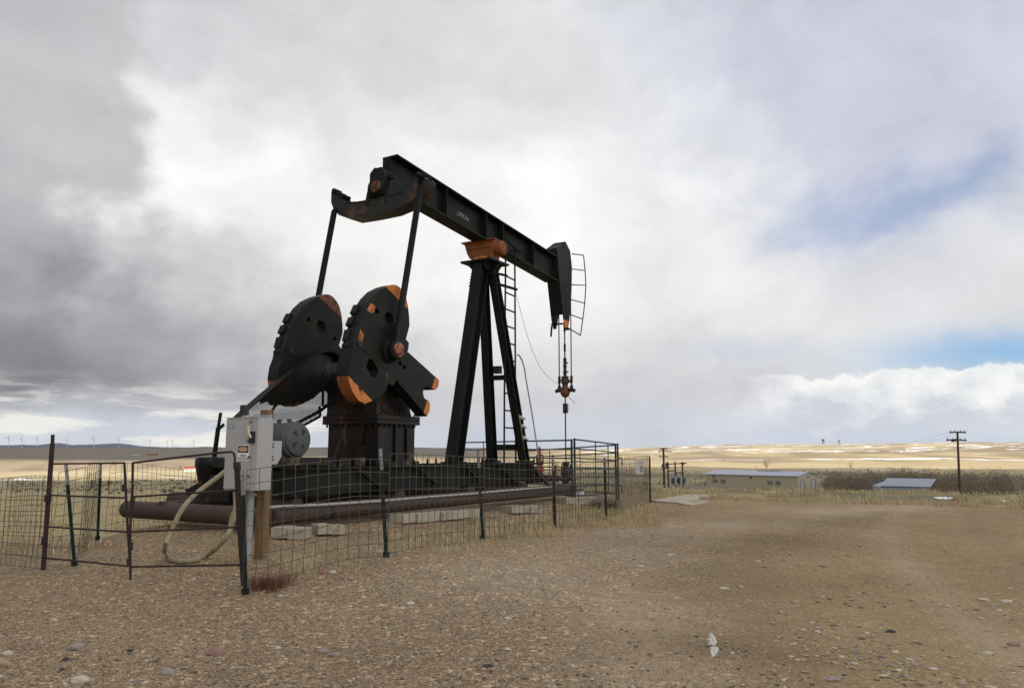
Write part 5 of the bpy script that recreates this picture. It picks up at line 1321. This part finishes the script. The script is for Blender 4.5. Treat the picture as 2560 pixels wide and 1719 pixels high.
pl_, plt_, plb = pole('utility pole with three cross arms and a transformer left of the tan building', 1658.5, 1119, 1660.5, 1208, 130, 0.19, [(1650, 1122, 1667, 1122), (1646, 1128.3, 1679, 1128.5), (1647, 1141.3, 1670.5, 1141.3)])
mb = MB(); c = at_depth(1661, 1163, 129.6); mb.lathe(c - UZ * 0.4 + Vector((0.45, 0, 0)), UZ, [(0, 0.3), (0.8, 0.3), (0.85, 0.15)], 10); mb.lathe(c - UZ * 0.4 + Vector((-0.25, 0, 0.1)), UZ, [(0, 0.22), (0.5, 0.22)], 10); mb.bar(c + Vector((-0.5, 0, -0.42)), c + Vector((0.9, 0, -0.42)), 0.3, 0.12)
obj('transformer', mb, M['trim'], pl_)
wires = MB()
def sag(a, b, s, r=0.02, n=14):
    wires.tube([a.lerp(b, k / n) - UZ * (s * 4 * (k / n) * (1 - k / n)) for k in range(n + 1)], r, 4, caps=False)
mb = wires
for i, (y, dx) in enumerate(((1080, -18), (1080, 18))):
    a = at_depth(2394 + dx, y, 80); sag(a, at_depth(1660 + dx * 0.4, 1128 - 4, 130), 2.6, 0.006)
tag(obj('power_line', wires, M['dark'], base=tuple(prt), recalc=False), 'faint power lines sagging between the two utility poles', 'power line')
# small substation by the pole
sub = thing('substation', 'small wooden frame substation with a row of pale transformers left of the tan building', 'substation', tuple(ground_at(1692, 131)))
def s11(x, y, Y=131): px, py = Z(11, x, y); return at_depth(px, py, Y)
for x0, y0, x1, y1 in ((322, 436, 332, 692), (408, 436, 418, 692), (492, 440, 505, 692)):
    mb = MB(); mb.tube([s11(x1, y1) - UZ * 0.6, s11(x0, y0)], 0.13, 8); obj('post', mb, M['pole'], sub)
for x0, y0, x1, y1 in ((328, 466, 470, 458), (332, 546, 412, 540), (416, 566, 498, 564), (470, 454, 545, 452), (475, 455, 495, 475), (520, 455, 498, 475)):
    mb = MB(); mb.bar(s11(x0, y0), s11(x1, y1), 0.16, 0.16); obj('beam', mb, M['pole'], sub)
for i in range(8):
    x = 352 + i * 21.5; h = 60 + (i * 37 % 25); dy = 131 + (i % 3) * 0.7
    t = thing('transformer', 'pale grey transformer can in the row under the wooden frame', 'transformer', tuple(s11(x, 690, dy)), group='transformer cans of the small substation')
    mb = MB(); mb.lathe(s11(x, 690, dy) - UZ * 0.3, UZ, [(0, 0.23), (h / 4.67 * 131 / FPX + 0.25, 0.23), (h / 4.67 * 131 / FPX + 0.3, 0.15), (h / 4.67 * 131 / FPX + 0.55, 0.08)], 10); obj('can', mb, M['galv'], t)
    mb = MB(); mb.box(0.3, 0.42, -0.25, 0.25, 0.1, 0.9, f=lambda u, v, z: s11(x, 690, dy) + Vector((u, v, z))); obj('cooling_fin', mb, M['trim'], t)
# lookout towers on the hill
for i, (px, top, lab) in enumerate(((2057.6, 1097.5, 'tiny dark tower on the hill skyline, left one of two'), (2097.5, 1098.5, 'tiny dark tower on the hill skyline, right one of two'))):
    Y = 1750; t = at_depth(px, top, Y); b = Vector((t.x, t.y, hz(t.x, t.y))); hh = t.z - b.z
    tw = thing('lookout_tower', lab, 'tower', tuple(b), group='towers on the skyline')
    mb = MB()
    for s in (-1, 1): mb.bar(b + Vector((s * 2.2, 0, -2)), t + Vector((s * 1.5, 0, -hh * 0.3)), 0.9, 0.9)
    for k in (0.2, 0.45): mb.bar(b + Vector((-2, 0, hh * k)), b + Vector((2, 0, hh * k)), 0.6, 0.6, (0, 1, 0))
    obj('frame', mb, M['trim'], tw)
    mb = MB(); mb.bar(t - UZ * hh * 0.34, t, 4.6, 4.6); obj('cabin', mb, M['trim'] if i == 0 else M['roof'], tw)
# farm on the left plain
def farm(name, label, px0, px1, pyt, pyb, Y, wall, roofm, rise=0.45):
    a, b = at_depth(px0, pyb, Y), at_depth(px1, pyb, Y); h = at_depth(px0, pyt, Y).z - a.z; w = b.x - a.x; c = (a + b) / 2; dpt = w * 0.5
    f = thing(name, label, 'building', (c.x, c.y, a.z))
    mb = MB(); mb.box(-w / 2, w / 2, 0, dpt, -2.0, h * (1 - rise), f=lambda x, y, z: Vector((c.x + x, c.y + y, a.z + z))); obj('wall', mb, wall, f)
    mb = MB(); P_ = lambda x, y, z: Vector((c.x + x, c.y + y, a.z + z)); z1_ = h * (1 - rise)
    for y0 in (-0.5, dpt + 0.5):
        vs = [P_(-w / 2 - 0.5, y0, z1_ - 0.1), P_(w / 2 + 0.5, y0, z1_ - 0.1), P_(w / 2 + 0.5, dpt / 2, h), P_(-w / 2 - 0.5, dpt / 2, h)]
        mb.add(vs + [q + UZ * 0.3 for q in vs], [(0, 1, 2, 3), (4, 5, 6, 7), (0, 1, 5, 4), (1, 2, 6, 5), (2, 3, 7, 6), (3, 0, 4, 7)])
    obj('roof', mb, roofm, f)
red_roof = mat('red_roof', (0.42, 0.05, 0.035), 0.6, var=0.1, bump=0)
farm('farm_house', 'distant white farm building with a bright red roof on the left plain', 460, 486, 1166.5, 1174, 880, M['white'], red_roof)
farm('farm_house', 'far off brown farm house among dark trees left of the brake lever', 366, 389, 1131, 1138, 1450, M['trim'], mat('brown_roof', (0.16, 0.07, 0.06), 0.7, bump=0), 0.55)
farm('farm_house', 'tiny pale farm building left of the brown farm house', 328, 344, 1136.5, 1139.5, 1420, M['white'], M['roof'])
farm('farm_house', 'tiny pale buildings on the grey plain above the tall rusty post', 147, 168, 1137, 1140, 1500, M['roof'], M['white'])

# ------------------------------------------------------------------ trees, bushes
def twig_tree(name, label, px, pyt, pyb, Y, wfac=0.8, n=420, m=None, grp=None, cat='tree', leafy=False, seed=1):
    rnd = random.Random(seed); b = at_depth(px, pyb, Y); t = at_depth(px, pyt, Y); h = t.z - b.z
    th = thing(name, label, cat, tuple(b), group=grp)
    mb = MB()
    def limb(p, d, L, r, lv):
        q = p + d * L; mb.tube([p, q], [r, r * 0.6], 5, caps=False)
        if lv < 3:
            for _ in range(3 if lv else 5):
                nd = (d + Vector((rnd.uniform(-1, 1), rnd.uniform(-1, 1), rnd.uniform(-0.1, 0.7))) * (0.8 * wfac + 0.1)).normalized()
                limb(p + d * L * rnd.uniform(0.5, 1), nd, L * rnd.uniform(0.55, 0.8), r * 0.55, lv + 1)
    limb(b - UZ * 0.2, UZ, h * 0.3, h * 0.03, 0); obj('trunk', mb, M['pole'], th)
    mb = MB(); c = b + UZ * h * 0.62
    for _ in range(n):
        v = Vector((rnd.gauss(0, 1), rnd.gauss(0, 1), rnd.gauss(0, 1))); v.normalize(); v *= rnd.random() ** 0.45
        p = c + Vector((v.x * h * 0.5 * wfac, v.y * h * 0.5 * wfac, v.z * h * 0.40))
        L = h * rnd.uniform(0.05, 0.12) * (0.7 if leafy else 1); d = Vector((rnd.gauss(0, .6), rnd.gauss(0, .6), rnd.gauss(0.5, .5))).normalized(); w = d.orthogonal().normalized() * L * (0.35 if leafy else 0.10)
        mb.add([p - w, p + w, p + d * L], [(0, 1, 2)])
    obj('crown', mb, m or M['twig2'], th, recalc=False)
def s_(n, x, y): return Z(n, x, y)
x, y = Z(11, 1478, 408); twig_tree('bare_tree', 'lone bare tree rising behind the roof of the tan building', x, y, Z(11, 0, 520)[1], 330, 1.0, 380, seed=2)
x, y = Z(11, 1357, 486); twig_tree('bush', 'small dark bush left of the lone bare tree above the tan roof', x, y, Z(11, 0, 515)[1], 330, 1.3, 260, M['evergreen'], cat='bush', leafy=True, seed=3)
x, y = Z(12, 315, 436); twig_tree('bare_tree', 'small bare tree on the golden slope above the dark bushes', x, y, Z(12, 0, 522)[1], 300, 0.9, 300, seed=4)
x, y = Z(11, 1760, 512); twig_tree('bush', 'pale brown bush just behind the right end of the tan building', x, y, Z(11, 0, 580)[1], 260, 1.6, 300, M['straw'], cat='bush', seed=5)
x, y = Z(6, 473, 512); twig_tree('tree', 'round dark green tree left of the red roofed farm building', x, y, Z(6, 0, 546)[1], 860, 1.1, 260, M['evergreen'], leafy=True, seed=6)
x, y = Z(6, 602, 502); twig_tree('tree', 'olive green tree right of the red roofed farm building', x, y, Z(6, 0, 546)[1], 860, 0.9, 260, M['evergreen'], leafy=True, seed=7)
for i, (xx, yy) in enumerate(((205, 408), (230, 404), (262, 408), (285, 414))):
    x, y = Z(6, xx, yy); twig_tree('tree', 'dark tree beside the far brown farm house', x, y, Z(6, 0, 436)[1], 1430, 1.0, 120, M['evergreen'], grp='trees round the far brown farm house', leafy=True, seed=20 + i)
for i, (xx, yy, yb, lab) in enumerate(((385, 520, 552, 'low dark bush left of the wooden gate brace in the far field'), (760, 495, 520, 'dark round shrub left of the wooden gate brace'), (835, 500, 525, 'dark round shrub just behind the wooden gate brace'))):
    x, y = Z(7, xx, yy); twig_tree('bush', lab, x, y, Z(7, 0, yb)[1], 330, 2.2, 160, M['evergreen'], cat='bush', leafy=True, seed=40 + i)
# the long thicket along the creek: one mass of bare bushes
def thicket():
    rnd = random.Random(11); mb = MB()
    prof = [(2058, 1192), (2085, 1177), (2105, 1173), (2125, 1180), (2150, 1172), (2200, 1168), (2240, 1163), (2290, 1166), (2340, 1168), (2390, 1168), (2440, 1168), (2500, 1170), (2560, 1172), (2640, 1172)]
    for k in range(150):
        px = rnd.uniform(2062, 2650); Y = rnd.uniform(150, 235)
        py = interp(px, [p[0] for p in prof], [p[1] for p in prof]) + rnd.uniform(-3, 17)
        top = at_depth(px, py, Y); g = hz(top.x, top.y); h = max(1.5, top.z - g); w = rnd.uniform(1.6, 3.8)
        for _ in range(300):
            v = Vector((rnd.gauss(0, 1), rnd.gauss(0, 1), rnd.gauss(0, 1))).normalized() * rnd.random() ** 0.36
            p = Vector((top.x + v.x * w, top.y + v.y * w, g + h * 0.45 + v.z * h * 0.52))
            L = rnd.uniform(0.35, 1.0); d = Vector((v.x * 0.7 + rnd.gauss(0, .4), v.y * 0.7 + rnd.gauss(0, .4), 0.5 + v.z * 0.6 + rnd.gauss(0, .3))).normalized(); q = d.orthogonal().normalized() * L * 0.09
            mb.add([p - q, p + q, p + d * L], [(0, 1, 2)])
    o = obj('thicket', mb, M['twig'], recalc=False); o['kind'] = 'stuff'; o['label'] = 'wide mass of bare brown bushes along the creek at right'; o['category'] = 'bushes'
thicket()
# wooden fence brace in the field on the left
def g7(x, y): px, py = Z(7, x, y); return at_depth(px, py, 155)
fb = thing('gate_brace', 'small wooden gate brace standing far out in the left field', 'fence brace', tuple(g7(870, 572)))
for x, y0, y1 in ((798, 515, 576), (950, 512, 574)):
    mb = MB(); mb.tube([g7(x, y1) - UZ * 0.5, g7(x, y0)], 0.13, 7); obj('post', mb, M['pole'], fb)
for a, b in (((800, 533), (950, 530)), ((805, 535), (862, 570)), ((948, 535), (890, 570)), ((800, 568), (950, 568))):
    mb = MB(); mb.tube([g7(*a), g7(*b)], 0.07, 6); obj('rail', mb, M['pole'], fb)
# ------------------------------------------------------------------ wind turbines
def turbine_at(px, top, Y, rot, proto=None, label=''):
    b = at_depth(px, 1119, Y); t = at_depth(px, top, Y); b.z = 20; H_ = t.z - b.z
    if proto is None:
        th = thing('wind_turbine', label, 'wind turbine', tuple(b), group='wind turbines on the horizon')
        mb = MB(); mb.tube([b, t], [2.6, 1.7], 8); obj('tower', mb, M['turbine'], th)
        mb = MB(); mb.bar(t + Vector((0, -5, 0)), t + Vector((0, 6, 0)), 4, 4); nac = obj('nacelle', mb, M['turbine'], th)
        for k in range(3):
            a = rot + k * 2 * math.pi / 3; d = Vector((math.sin(a), 0, math.cos(a))); mb = MB(); mb.bar(t + Vector((0, -6, 0)), t + Vector((0, -6, 0)) + d * 40, 3.4, 1.2, (0, 1, 0), taper=0.4); obj('blade', mb, M['turbine'], nac)
        return th, H_
    pt, ph = proto
    c = pt.copy(); COL.objects.link(c); c.location = b; k = H_ / ph; c.scale = (k, k, k); c['label'] = label
    for ch in pt.children:
        d = ch.copy(); COL.objects.link(d); d.parent = c
        for g in ch.children: e = g.copy(); COL.objects.link(e); e.parent = d
    return c
bpy.context.view_layer.update()
TL = [(21, 1093, 'wind turbine nearest the left edge of the picture'), (55, 1096, 'wind turbine second from the left edge on the dark ridge'), (93, 1094, 'wind turbine just left of the tall rusty post'), (168, 1098, 'wind turbine just right of the tall rusty post'), (235, 1095, 'wind turbine with a clear grey tower above the rusty gate panel'), (297, 1097, 'wind turbine above the folded joint of the rusty gate'), (376, 1101, 'wind turbine left of the pair above the brown farm house'), (419, 1104, 'left wind turbine of the close pair left of the brake lever'), (432, 1102, 'right wind turbine of the close pair left of the brake lever'), (485, 1102, 'wind turbine just left of the brake lever')]
proto = None
for i, (px, tp_, lab) in enumerate(TL):
    if proto is None: proto = turbine_at(px, tp_, 7200, 0.3, None, lab); bpy.context.view_layer.update()
    else: turbine_at(px, tp_, 7200, 0.3 + i, proto, lab)

# ================================================================== ground cover
def near_ground(px, py):
    q = march(px, py); return Vector((q.x, q.y, hz(q.x, q.y)))
def tuft(mb, c, h, n, spread, rnd, w=0.006, bend=0.5):
    for _ in range(n):
        a = rnd.uniform(0, 2 * math.pi); d = Vector((math.cos(a), math.sin(a), 0)); L = h * rnd.uniform(0.5, 1.15)
        p = c + d * spread * rnd.random() ** 0.7; lean = d * L * bend * rnd.uniform(0.1, 1.0); q = Vector((-d.y, d.x, 0)) * w * rnd.uniform(0.6, 1.3)
        m_ = p + lean * 0.35 + UZ * L * 0.6; t = p + lean + UZ * L * rnd.uniform(0.7, 1.0)
        mb.add([p - q - UZ * 0.02, p + q - UZ * 0.02, m_ + q * 0.7, m_ - q * 0.7, t], [(0, 1, 2, 3), (3, 2, 4)])
rnd = random.Random(55); mb = MB()
for _ in range(2600):
    a = rnd.uniform(-38, 38); r = 45 + rnd.random() ** 1.3 * 560; x, y = r * math.sin(R(a)), r * math.cos(R(a))
    if noise.noise((x * 0.02, y * 0.02, 3)) < -0.05: continue
    k = 0.25 + r * 0.0022
    tuft(mb, Vector((x, y, hz(x, y))), k * rnd.uniform(0.5, 1.2), 8, k * 0.7, rnd, 0.10 * k, 0.8)
o = obj('sagebrush', mb, M['twig2'], recalc=False); o['kind'] = 'stuff'; o['label'] = 'small dark sagebrush clumps dotted over the fields'; o['category'] = 'brush'
rnd = random.Random(5)
mb = MB(); mbp = MB()
def patch_(n, xr, yr, h, k, spread, pale=0.3, w=0.005, bend=0.6):
    for _ in range(n):
        c = near_ground(rnd.uniform(*xr), rnd.uniform(*yr))
        if sdist_pump(c.x, c.y) < 0.05: continue
        tuft(mbp if rnd.random() < pale else mb, c, h * rnd.uniform(0.4, 1.2), k, spread, rnd, w, bend)
patch_(420, (1380, 1650), (1265, 1318), 0.18, 9, 0.17, 0.35, 0.005, 0.9)
patch_(300, (1180, 1420), (1292, 1345), 0.16, 9, 0.17, 0.45, 0.005, 1.1)
patch_(170, (940, 1230), (1328, 1385), 0.11, 8, 0.2, 0.5, 0.005, 1.3)
patch_(70, (690, 900), (1350, 1420), 0.11, 8, 0.2, 0.6, 0.004, 1.4)
patch_(40, (500, 640), (1345, 1420), 0.12, 6, 0.15, 0.4)
patch_(26, (695, 800), (1405, 1445), 0.19, 10, 0.14, 1.0, 0.004, 1.4)
patch_(60, (1560, 1720), (1270, 1310), 0.12, 6, 0.2, 0.2)
patch_(30, (1220, 1420), (1215, 1240), 0.3, 5, 0.1, 0.6, bend=1.2)
patch_(60, (300, 420), (1290, 1330), 0.2, 7, 0.2, 0.4)
# crest of the pad, right: shaggy tufts
for _ in range(2000):
    a = rnd.uniform(4, 37); r = 25.5 + rnd.random() ** 1.2 * 14; x, y = r * math.sin(R(a)), r * math.cos(R(a))
    if noise.noise((x * 0.45, y * 0.45, 12)) < -0.02: continue
    tuft(mb if rnd.random() < 0.75 else mbp, Vector((x, y, hz(x, y))), 0.17 * rnd.uniform(0.3, 1.3), 7, 0.34, rnd, 0.012, 1.0)
# field on the left
for _ in range(1700):
    a = rnd.uniform(-38, 2); r = 14.5 + rnd.random() ** 1.6 * 70; x, y = r * math.sin(R(a)), r * math.cos(R(a))
    if sdist_pump(x, y) < 1.5: continue
    tuft(mb if rnd.random() < 0.8 else mbp, Vector((x, y, hz(x, y))), 0.11 * rnd.uniform(0.4, 1.3) * (1 + r / 80), 6, 0.35, rnd, 0.012 + r * 0.0002, 0.9)
for nm, b_, m_, lab in (('dry_grass', mb, 'straw', 'tan dry grass tufts round the fence, the pad edge and the field'), ('pale_grass', mbp, 'straw2', 'pale dry grass stalks scattered among the tan tufts')):
    o = obj(nm, b_, M[m_], recalc=False); o['kind'] = 'stuff'; o['label'] = lab; o['category'] = 'grass'
c = near_ground(662, 1472); mbw = MB()
for dx, dy in ((0, 0), (0.1, 0.05), (-0.12, 0.03), (0.2, 0.1), (-0.05, 0.15), (0.12, -0.06)): tuft(mbw, c + Vector((dx, dy, 0)), 0.19, 60, 0.13, rnd, 0.0035, 1.3)
tag(obj('weed', mbw, M['redweed'], base=tuple(c), recalc=False), 'reddish dry weed at the foot of the front corner fence post', 'weed')
c = near_ground(1524, 1272); mbw = MB()
for k in range(8): tuft(mbw, c + Vector((rnd.uniform(-.35, .35), rnd.uniform(-.2, .2), 0)), 0.34, 45, 0.22, rnd, 0.004, 1.0)
tag(obj('tumbleweed', mbw, M['twig2'], base=tuple(c), recalc=False), 'grey brown tumbleweed caught in the grass below the green corral', 'weed')
# ------------------------------------------------------------------ stones
def stone_mesh(mb, c, sx_, sy_, sz_, rot, rnd, sub=1):
    bm = bmesh.new(); bmesh.ops.create_icosphere(bm, subdivisions=sub, radius=1)
    s0 = rnd.uniform(0, 100); cr, sr = math.cos(rot), math.sin(rot)
    vs = []
    for v in bm.verts:
        k = 1 + 0.38 * noise.noise(v.co * 1.1 + Vector((s0, 0, 0))) + (0.12 * noise.noise(v.co * 3 + Vector((0, s0, 0))) if sub > 1 else 0)
        x, y, z = v.co.x * sx_ * k, v.co.y * sy_ * k, v.co.z * sz_ * k
        vs.append(c + Vector((x * cr - y * sr, x * sr + y * cr, z)))
    mb.add(vs, [[q.index for q in f.verts] for f in bm.faces]); bm.free()
_b = bmesh.new(); bmesh.ops.create_icosphere(_b, subdivisions=1, radius=1)
IV = [v.co.copy() for v in _b.verts]; IF = [[q.index for q in f.verts] for f in _b.faces]; _b.free()
def pebble(mb, c, s, rnd, flat, m):
    rot = rnd.uniform(0, 6.28); cr, sr = math.cos(rot) * s, math.sin(rot) * s; kx = rnd.uniform(0.7, 1.5)
    o = len(mb.v)
    for v in IV:
        k = rnd.uniform(0.72, 1.15); x, y = v.x * kx * k, v.y * k
        mb.v.append(Vector((c.x + x * cr - y * sr, c.y + x * sr + y * cr, c.z + v.z * s * flat * k)))
    for f in IF: mb.f.append([i + o for i in f]); mb.m.append(m)
SK = ['pale', 'grey', 'pink', 'slate', 'tan', 'brown']
rnd = random.Random(21); gb = MB()
for _ in range(12000):
    py = 1719 - (rnd.random() ** 1.25) * 430; px = rnd.uniform(-60, 2620); c = near_ground(px, py)
    dirt = ss(c.x - (1.2 + 0.12 * c.y), -1.2, 1.6)
    if sdist_pump(c.x, c.y) < 0.2 or c.y > 19: continue
    if dirt > 0.5:
        if noise.noise((c.x * 0.6, c.y * 0.6, 30)) < -0.05 and rnd.random() < 0.8: continue
        s = min(0.036, 0.0075 * (1 / max(0.05, rnd.random())) ** 0.5); fl = 0.35
        m = rnd.choices(range(6), (0.17, 0.14, 0.07, 0.02, 0.50, 0.10))[0]
    else:
        s = min(0.019, 0.0036 * (1 / max(0.04, rnd.random())) ** 0.5); fl = 0.6
        m = rnd.choices(range(6), (0.12, 0.16, 0.03, 0.012, 0.42, 0.26))[0]
    c.z += s * fl * 0.25
    pebble(gb, c, s, rnd, fl, m)
o = obj('gravel', gb, [STONES[k] for k in SK], recalc=False, sharp=60); o['kind'] = 'stuff'; o['label'] = 'loose gravel and small stones scattered over the pad'; o['category'] = 'gravel'
ROCKS = [(199, 1704, 21, 'pale', 'large cream rock at the bottom left of the picture'), (193, 1622, 20, 'grey', 'pointed grey rock lying above the large cream rock'), (538, 1634, 22, 'pink', 'reddish pink rock on the gravel below the fence corner'),
 (418, 1682, 18, 'grey', 'blunt grey tan rock between the cream rock and the pink rock'), (3, 1664, 22, 'tan', 'tan rock cut off by the left edge of the picture'), (20, 1636, 14, 'pale', 'pale rock just above the tan rock at the left edge'),
 (166, 1649, 9, 'slate', 'round black pebble below the pointed grey rock'), (156, 1674, 7, 'slate', 'small dark slate pebble left of the large cream rock'), (325, 1627, 8, 'slate', 'small black pebble alone on the gravel left of the pink rock'), (694, 1620, 8, 'pale', 'small white pebble right of the pink rock'),
 (702, 1491, 7, 'pale', 'small white pebble right of the reddish weed'), (1026, 1511, 11, 'pale', 'cream stone alone in the middle of the gravel'), (1269, 1545, 9, 'pale', 'flat cream stone right of the middle of the gravel'), (1268, 1623, 10, 'pale', 'long white stone where gravel meets the dirt track'),
 (1221, 1664, 11, 'slate', 'long black stone beside a grey striped stone'), (1238, 1661, 9, 'grey', 'grey stone touching the long black stone'), (806, 1630, 13, 'grey', 'flat light grey stone on the gravel right of the pink rock'), (838, 1638, 12, 'grey', 'light grey stone just right of another flat grey stone'), (857, 1655, 13, 'tan', 'flat tan stone below the two light grey stones'),
 (810, 1432, 12, 'pink', 'pale pink stone inside the wire fence near its foot'), (831, 1432, 10, 'pale', 'flat pale stone beside the pale pink one at the fence'), (948, 1380, 10, 'pale', 'pale stone touching the foot of the post before the gear reducer'), (1811, 1472, 12, 'pale', 'cream stone on the dirt track above the white feather'), (1602, 1416, 9, 'pale', 'pale stone on the left side of the dirt track'), (1677, 1387, 9, 'pale', 'flat cream stone far up the dirt track'),
 (1929, 1676, 10, 'tan', 'tan stone on the dirt right of the white feather'), (2013, 1639, 10, 'tan', 'low tan stone in the dirt, up and right of another tan stone'), (2535, 1612, 16, 'pink', 'pinkish stone near the right edge of the picture'), (2471, 1633, 11, 'pale', 'pale stone left of the pinkish stone at the right edge'), (2387, 1672, 14, 'tan', 'broad tan stone at the lower right'), (2081, 1699, 17, 'grey', 'wide flat grey stone at the bottom of the dirt track'),
 (2190, 1601, 10, 'tan', 'left one of two tan stones in the middle of the right-hand dirt'), (2288, 1603, 10, 'tan', 'right one of two tan stones in the middle of the right-hand dirt'), (2460, 1500, 13, 'pale', 'left one of two long pale stones near the right edge'), (2515, 1504, 14, 'pale', 'right one of two long pale stones near the right edge'), (2226, 1579, 13, 'slate', 'blue grey stone in the stony part of the dirt')]
rnd = random.Random(9)
for px, py, hw, kind, lab in ROCKS:
    c = near_ground(px, py); Y = c.y; s = hw * Y / FPX; mb = MB()
    fl = 0.55 if px < 1100 else 0.32
    stone_mesh(mb, c + UZ * s * fl * 0.35, s, s * rnd.uniform(0.6, 0.85), s * fl, rnd.uniform(-0.5, 0.5), rnd, 3)
    tag(obj('rock', mb, STONES[kind], base=tuple(c), sharp=50), lab, 'rock', 'rocks lying on the pad')
# white feather on the dirt
c = near_ground(1783, 1641); sc = c.y / FPX
fe = thing('feather', 'small torn white feather standing up from the dirt track', 'feather', tuple(c))
def fpt(x, y, t=0.0): return c + Vector(((x - 900) / 12.06 * sc, t + (1060 - y) / 12.06 * sc * 0.25, (1060 - y) / 12.06 * sc + 0.004))
lobes = [[(880, 440), (960, 480), (1005, 545), (1045, 680), (1000, 750), (930, 785), (905, 745), (760, 735), (900, 690), (775, 670), (905, 640), (740, 605), (905, 575), (800, 530), (890, 515), (830, 480)],
         [(950, 795), (1050, 820), (1085, 880), (1040, 930), (970, 1020), (905, 1065), (840, 1050), (880, 1010), (815, 965), (890, 940), (820, 900), (885, 880), (830, 845), (880, 810)]]
for l in lobes:
    mb = MB(); mb.prism(l, lambda a, b, t: fpt(a, b, t), -0.003, 0.003); obj('vane', mb, M['feather'], fe)
mb = MB(); mb.tube([fpt(900, 1090), fpt(960, 900, -0.004), fpt(950, 640, -0.004), fpt(870, 450, -0.004)], 0.0018, 5); obj('quill', mb, M['straw2'], fe)
# concrete slab and late snow at the pad edge
sl = [Z(11, *p) for p in [(140, 905), (330, 875), (560, 838), (880, 842), (900, 855), (700, 880), (670, 905), (800, 915), (600, 955), (420, 925), (200, 915)]]
mb = MB(); pts = [near_ground(*p) for p in sl]
mb.prism([(p.x, p.y) for p in pts], lambda a, b, t: Vector((a, b, max(q.z for q in pts) + t)), -0.2, 0.02)
tag(obj('concrete_slab', mb, mat('pale_concrete', (0.42, 0.38, 0.28), 0.9, var=0.3, vscale=1.2, spots=(0.30, 0.25, 0.16), spot_scale=1.2, spot_thr=(0.5, 0.65), bump=0.3), base=tuple(pts[0])), 'pale flat concrete slab in the ground behind the far right corner post', 'slab')
for px, py, w, lab in ((2357, 1244, 22, 'snow patch'), (2434, 1252, 13, ''), (2512, 1252, 8, '')):
    c = near_ground(px, py); mb = MB(); s = w * c.y / FPX
    stone_mesh(mb, c - UZ * 0.01, s, s * 0.9, 0.035, 0.2, rnd, 3)
    tag(obj('snow_patch', mb, M['snow'], base=tuple(c)), {22: 'largest patch of old snow on the grassy pad edge at right', 13: 'middle sized patch of old snow right of the utility pole foot', 8: 'smallest patch of old snow near the right edge'}[w], 'snow', 'snow patches on the pad edge')
